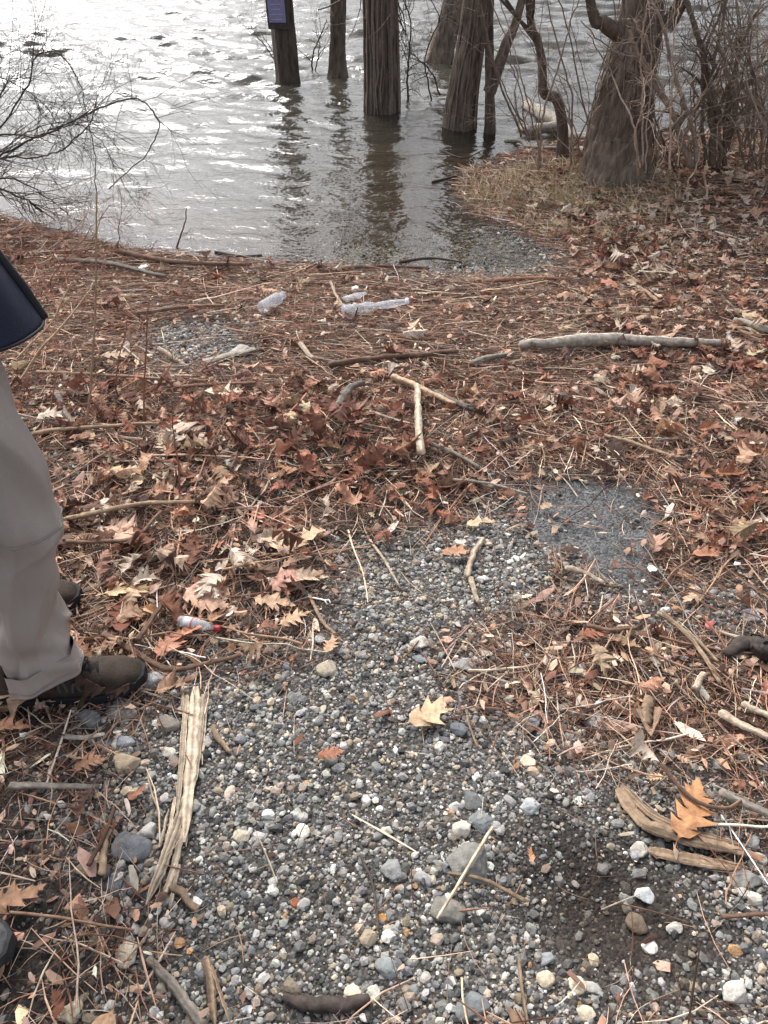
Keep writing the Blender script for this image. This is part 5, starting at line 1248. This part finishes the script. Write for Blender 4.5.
        lip[1] = c0 + (rings[0] - c0) * 0.95 + arr(0, 0, 0.002)
        mb.loft([lip[0], lip[1]] + rings, np.array(trouser_c), False, True)
    for q in range(len(mb.V)):
        zz = mb.V[q][:, 2]; k_ = np.exp(-np.maximum(zz - 0.05, 0) / 0.05) * fbm(mb.V[q][:, 0] * 40, mb.V[q][:, 1] * 40 + zz * 60, 3, 3); mb.C[q] = lerp(mb.C[q], (0.12, 0.085, 0.06), np.clip(k_ * 0.9, 0, 0.8))
    tr = mb.build('trousers', M_CLOTH, t)
    for li, lp in enumerate(leg_paths):                      # stitched seam round each leg below the knee and at the hem
        lp = np.array(lp, float); sp_ = spline(lp, 150)
        for q, nm in ((0.56, 'zip_seam'), (0.035, 'hem_seam')):
            i = int(q * 149); V = mb.V[li].reshape(-1, S, 3) if False else None
            ring = mb.V[li][: 152 * S].reshape(152, S, 3)[i + 2]; ctr = ring.mean(0); ring = ctr + (ring - ctr) * 1.012
            MB().tube(np.vstack([ring, ring[:2]]), 0.0022, 5, np.array(trouser_c) * 0.8).build(nm, M_CLOTH, tr)
    # jacket
    JR = [(0.842, .126, .155, .030), (0.88, .122, .152, .022), (0.95, .116, .155, .006), (1.02, .116, .16, -.012), (1.12, .122, .175, -.015), (1.22, .13, .195, -.012), (1.32, .135, .215, -.008), (1.40, .12, .215, -.008), (1.45, .10, .17, -.005), (1.49, .078, .09, 0), (1.55, .075, .078, .01)]
    nn = 40; J = spline(np.array(JR), nn); S = 48; an = np.linspace(0, 2 * np.pi, S, endpoint=False); rings = []
    for z, rx, ry, dx in J:
        w = 0.006 * np.sin(3 * an + z * 9) + 0.005 * np.sin(5 * an - z * 17) + 0.012 * (1 - np.abs(np.sin(an * 2 + 9 * z))) ** 2 * vnoise(an * 1.4, np.full(S, z * 6), 31)
        rings.append(np.stack([dx + (rx + w) * np.cos(an), (ry + w) * np.sin(an), np.full(S, z) - (0.006 * np.cos(an) + 0.028 * np.sin(an) - 0.01) * math.exp(-(z - .842) / 0.06)], 1))
    mb = MB(); c0 = arr(0.03, 0, 0.86)
    mb.loft([c0 + (rings[3] - c0) * 0.95, (rings[0] - c0) * 0.97 + c0] + rings, jacket_c, False, False)
    for s in (-1, 1):
        P = spline([arr(0, s * 0.17, 1.41), arr(-.02, s * 0.215, 1.30), arr(-.105, s * 0.238, 1.13), arr(-.155, s * 0.24, 1.01), arr(-.197, s * .236, 0.912)], 24)
        mb.tube(P, np.interp(np.arange(24), [0, 4, 12, 23], [0.075, 0.07, 0.056, 0.042]) * (1 + 0.04 * np.sin(np.arange(24) * 1.9)), 20, jacket_c)
    jk = mb.build('jacket', M_JACKET, t)
    r0 = rings[0]; MB().tube(np.vstack([r0, r0[:2]]), 0.003, 8, (0.012, 0.012, 0.014)).build('hem_trim', M_JACKET, jk)
    zp = np.array([rings[i][5] + arr(0.001, 0.001, 0) for i in range(0, 36)]); MB().tube(zp, 0.012, 8, (0.012, 0.012, 0.014)).build('zip', M_JACKET, jk)
    for (h_, y_) in feet: boot(t, h_, y_, h1(h_[0] + 0.15, h_[1]) + 0.006, boot_c, sole_c)
    return t
hl = U(6, 700); to = U(143, 686); yaw = math.atan2(to[1] - hl[1], to[0] - hl[0]); bsz = float(np.hypot(*(to - hl)[:2])); print('boot length', bsz, 'yaw', yaw, hl, to)
zf = h1(hl[0], hl[1])
tf = U(83, 606); fh = (tf[0] - 0.325 * math.cos(0.12), tf[1] - 0.325 * math.sin(0.12))
ay = hl[1] + 0.012
leg_near = [(-.775, ay, zf + .085, .094, .068, .040), (-.768, ay + .005, zf + .16, .068, .062, .015), (-.765, ay + .012, zf + .25, .062, .062, .0), (-.738, ay + .02, zf + .40, .070, .068, 0), (-.714, ay + .03, zf + .53, .078, .072, 0), (-.724, ay + .05, zf + .68, .084, .078, 0), (-.760, ay + .07, zf + .84, .090, .085, 0), (-.78, ay + .09, zf + .98, .095, .085, 0)]
fa = (fh[0] + .075, fh[1] + .01)
leg_far = [(fa[0] + .03, fa[1], zf + .085, .092, .068, .035), (fa[0] + .035, fa[1] - .005, zf + .17, .066, .062, .012), (fa[0] + .06, fa[1] - .01, zf + .28, .064, .062, 0), (fa[0] + .11, fa[1] - .015, zf + .44, .072, .068, 0), (fa[0] + .17, fa[1] - .02, zf + .58, .078, .074, 0), (fa[0] + .20, fa[1] - .03, zf + .72, .084, .08, 0), (-.79, ay + .24, zf + .88, .09, .085, 0), (-.79, ay + .235, zf + .98, .095, .085, 0)]
person('person in grey trousers, navy jacket and brown hiking boots standing at the left edge', (-.79, ay + .165), zf, yaw, [((hl[0], hl[1]), yaw), (fh, 0.12)], (0.005, 0.009, 0.026), (0.34, 0.288, 0.25), (0.043, 0.030, 0.022), (0.014, 0.014, 0.015), [leg_near, leg_far])
tg = U(17, 956); h2_ = (tg[0] - 0.325, tg[1] - 0.02); zg = h1(tg[0] - .2, tg[1]); gy_ = h2_[1] + 0.01
def straight(x, y): return [(x + .03, y, zg + .09, .090, .066, .03), (x + .03, y, zg + .18, .064, .062, .01), (x + .03, y, zg + .3, .064, .062, 0), (x + .03, y, zg + .45, .072, .068, 0), (x + .03, y, zg + .58, .078, .074, 0), (x + .03, y, zg + .72, .084, .08, 0), (x + .02, y, zg + .86, .095, .09, 0), (x + .01, y, zg + .98, .10, .09, 0)]
h3_ = (h2_[0] - 0.06, h2_[1] - 0.24)
person('person just outside the frame whose grey shoe toe shows at the lower left edge', (h2_[0] + .08, h2_[1] - .11), zg, 0.05, [(h2_, 0.05), (h3_, -0.08)], (0.05, 0.06, 0.055), (0.10, 0.095, 0.09), (0.15, 0.145, 0.135), (0.035, 0.034, 0.033), [straight(h3_[0] + .07, h3_[1] + .01), straight(h2_[0] + .07, h2_[1] + .01)])
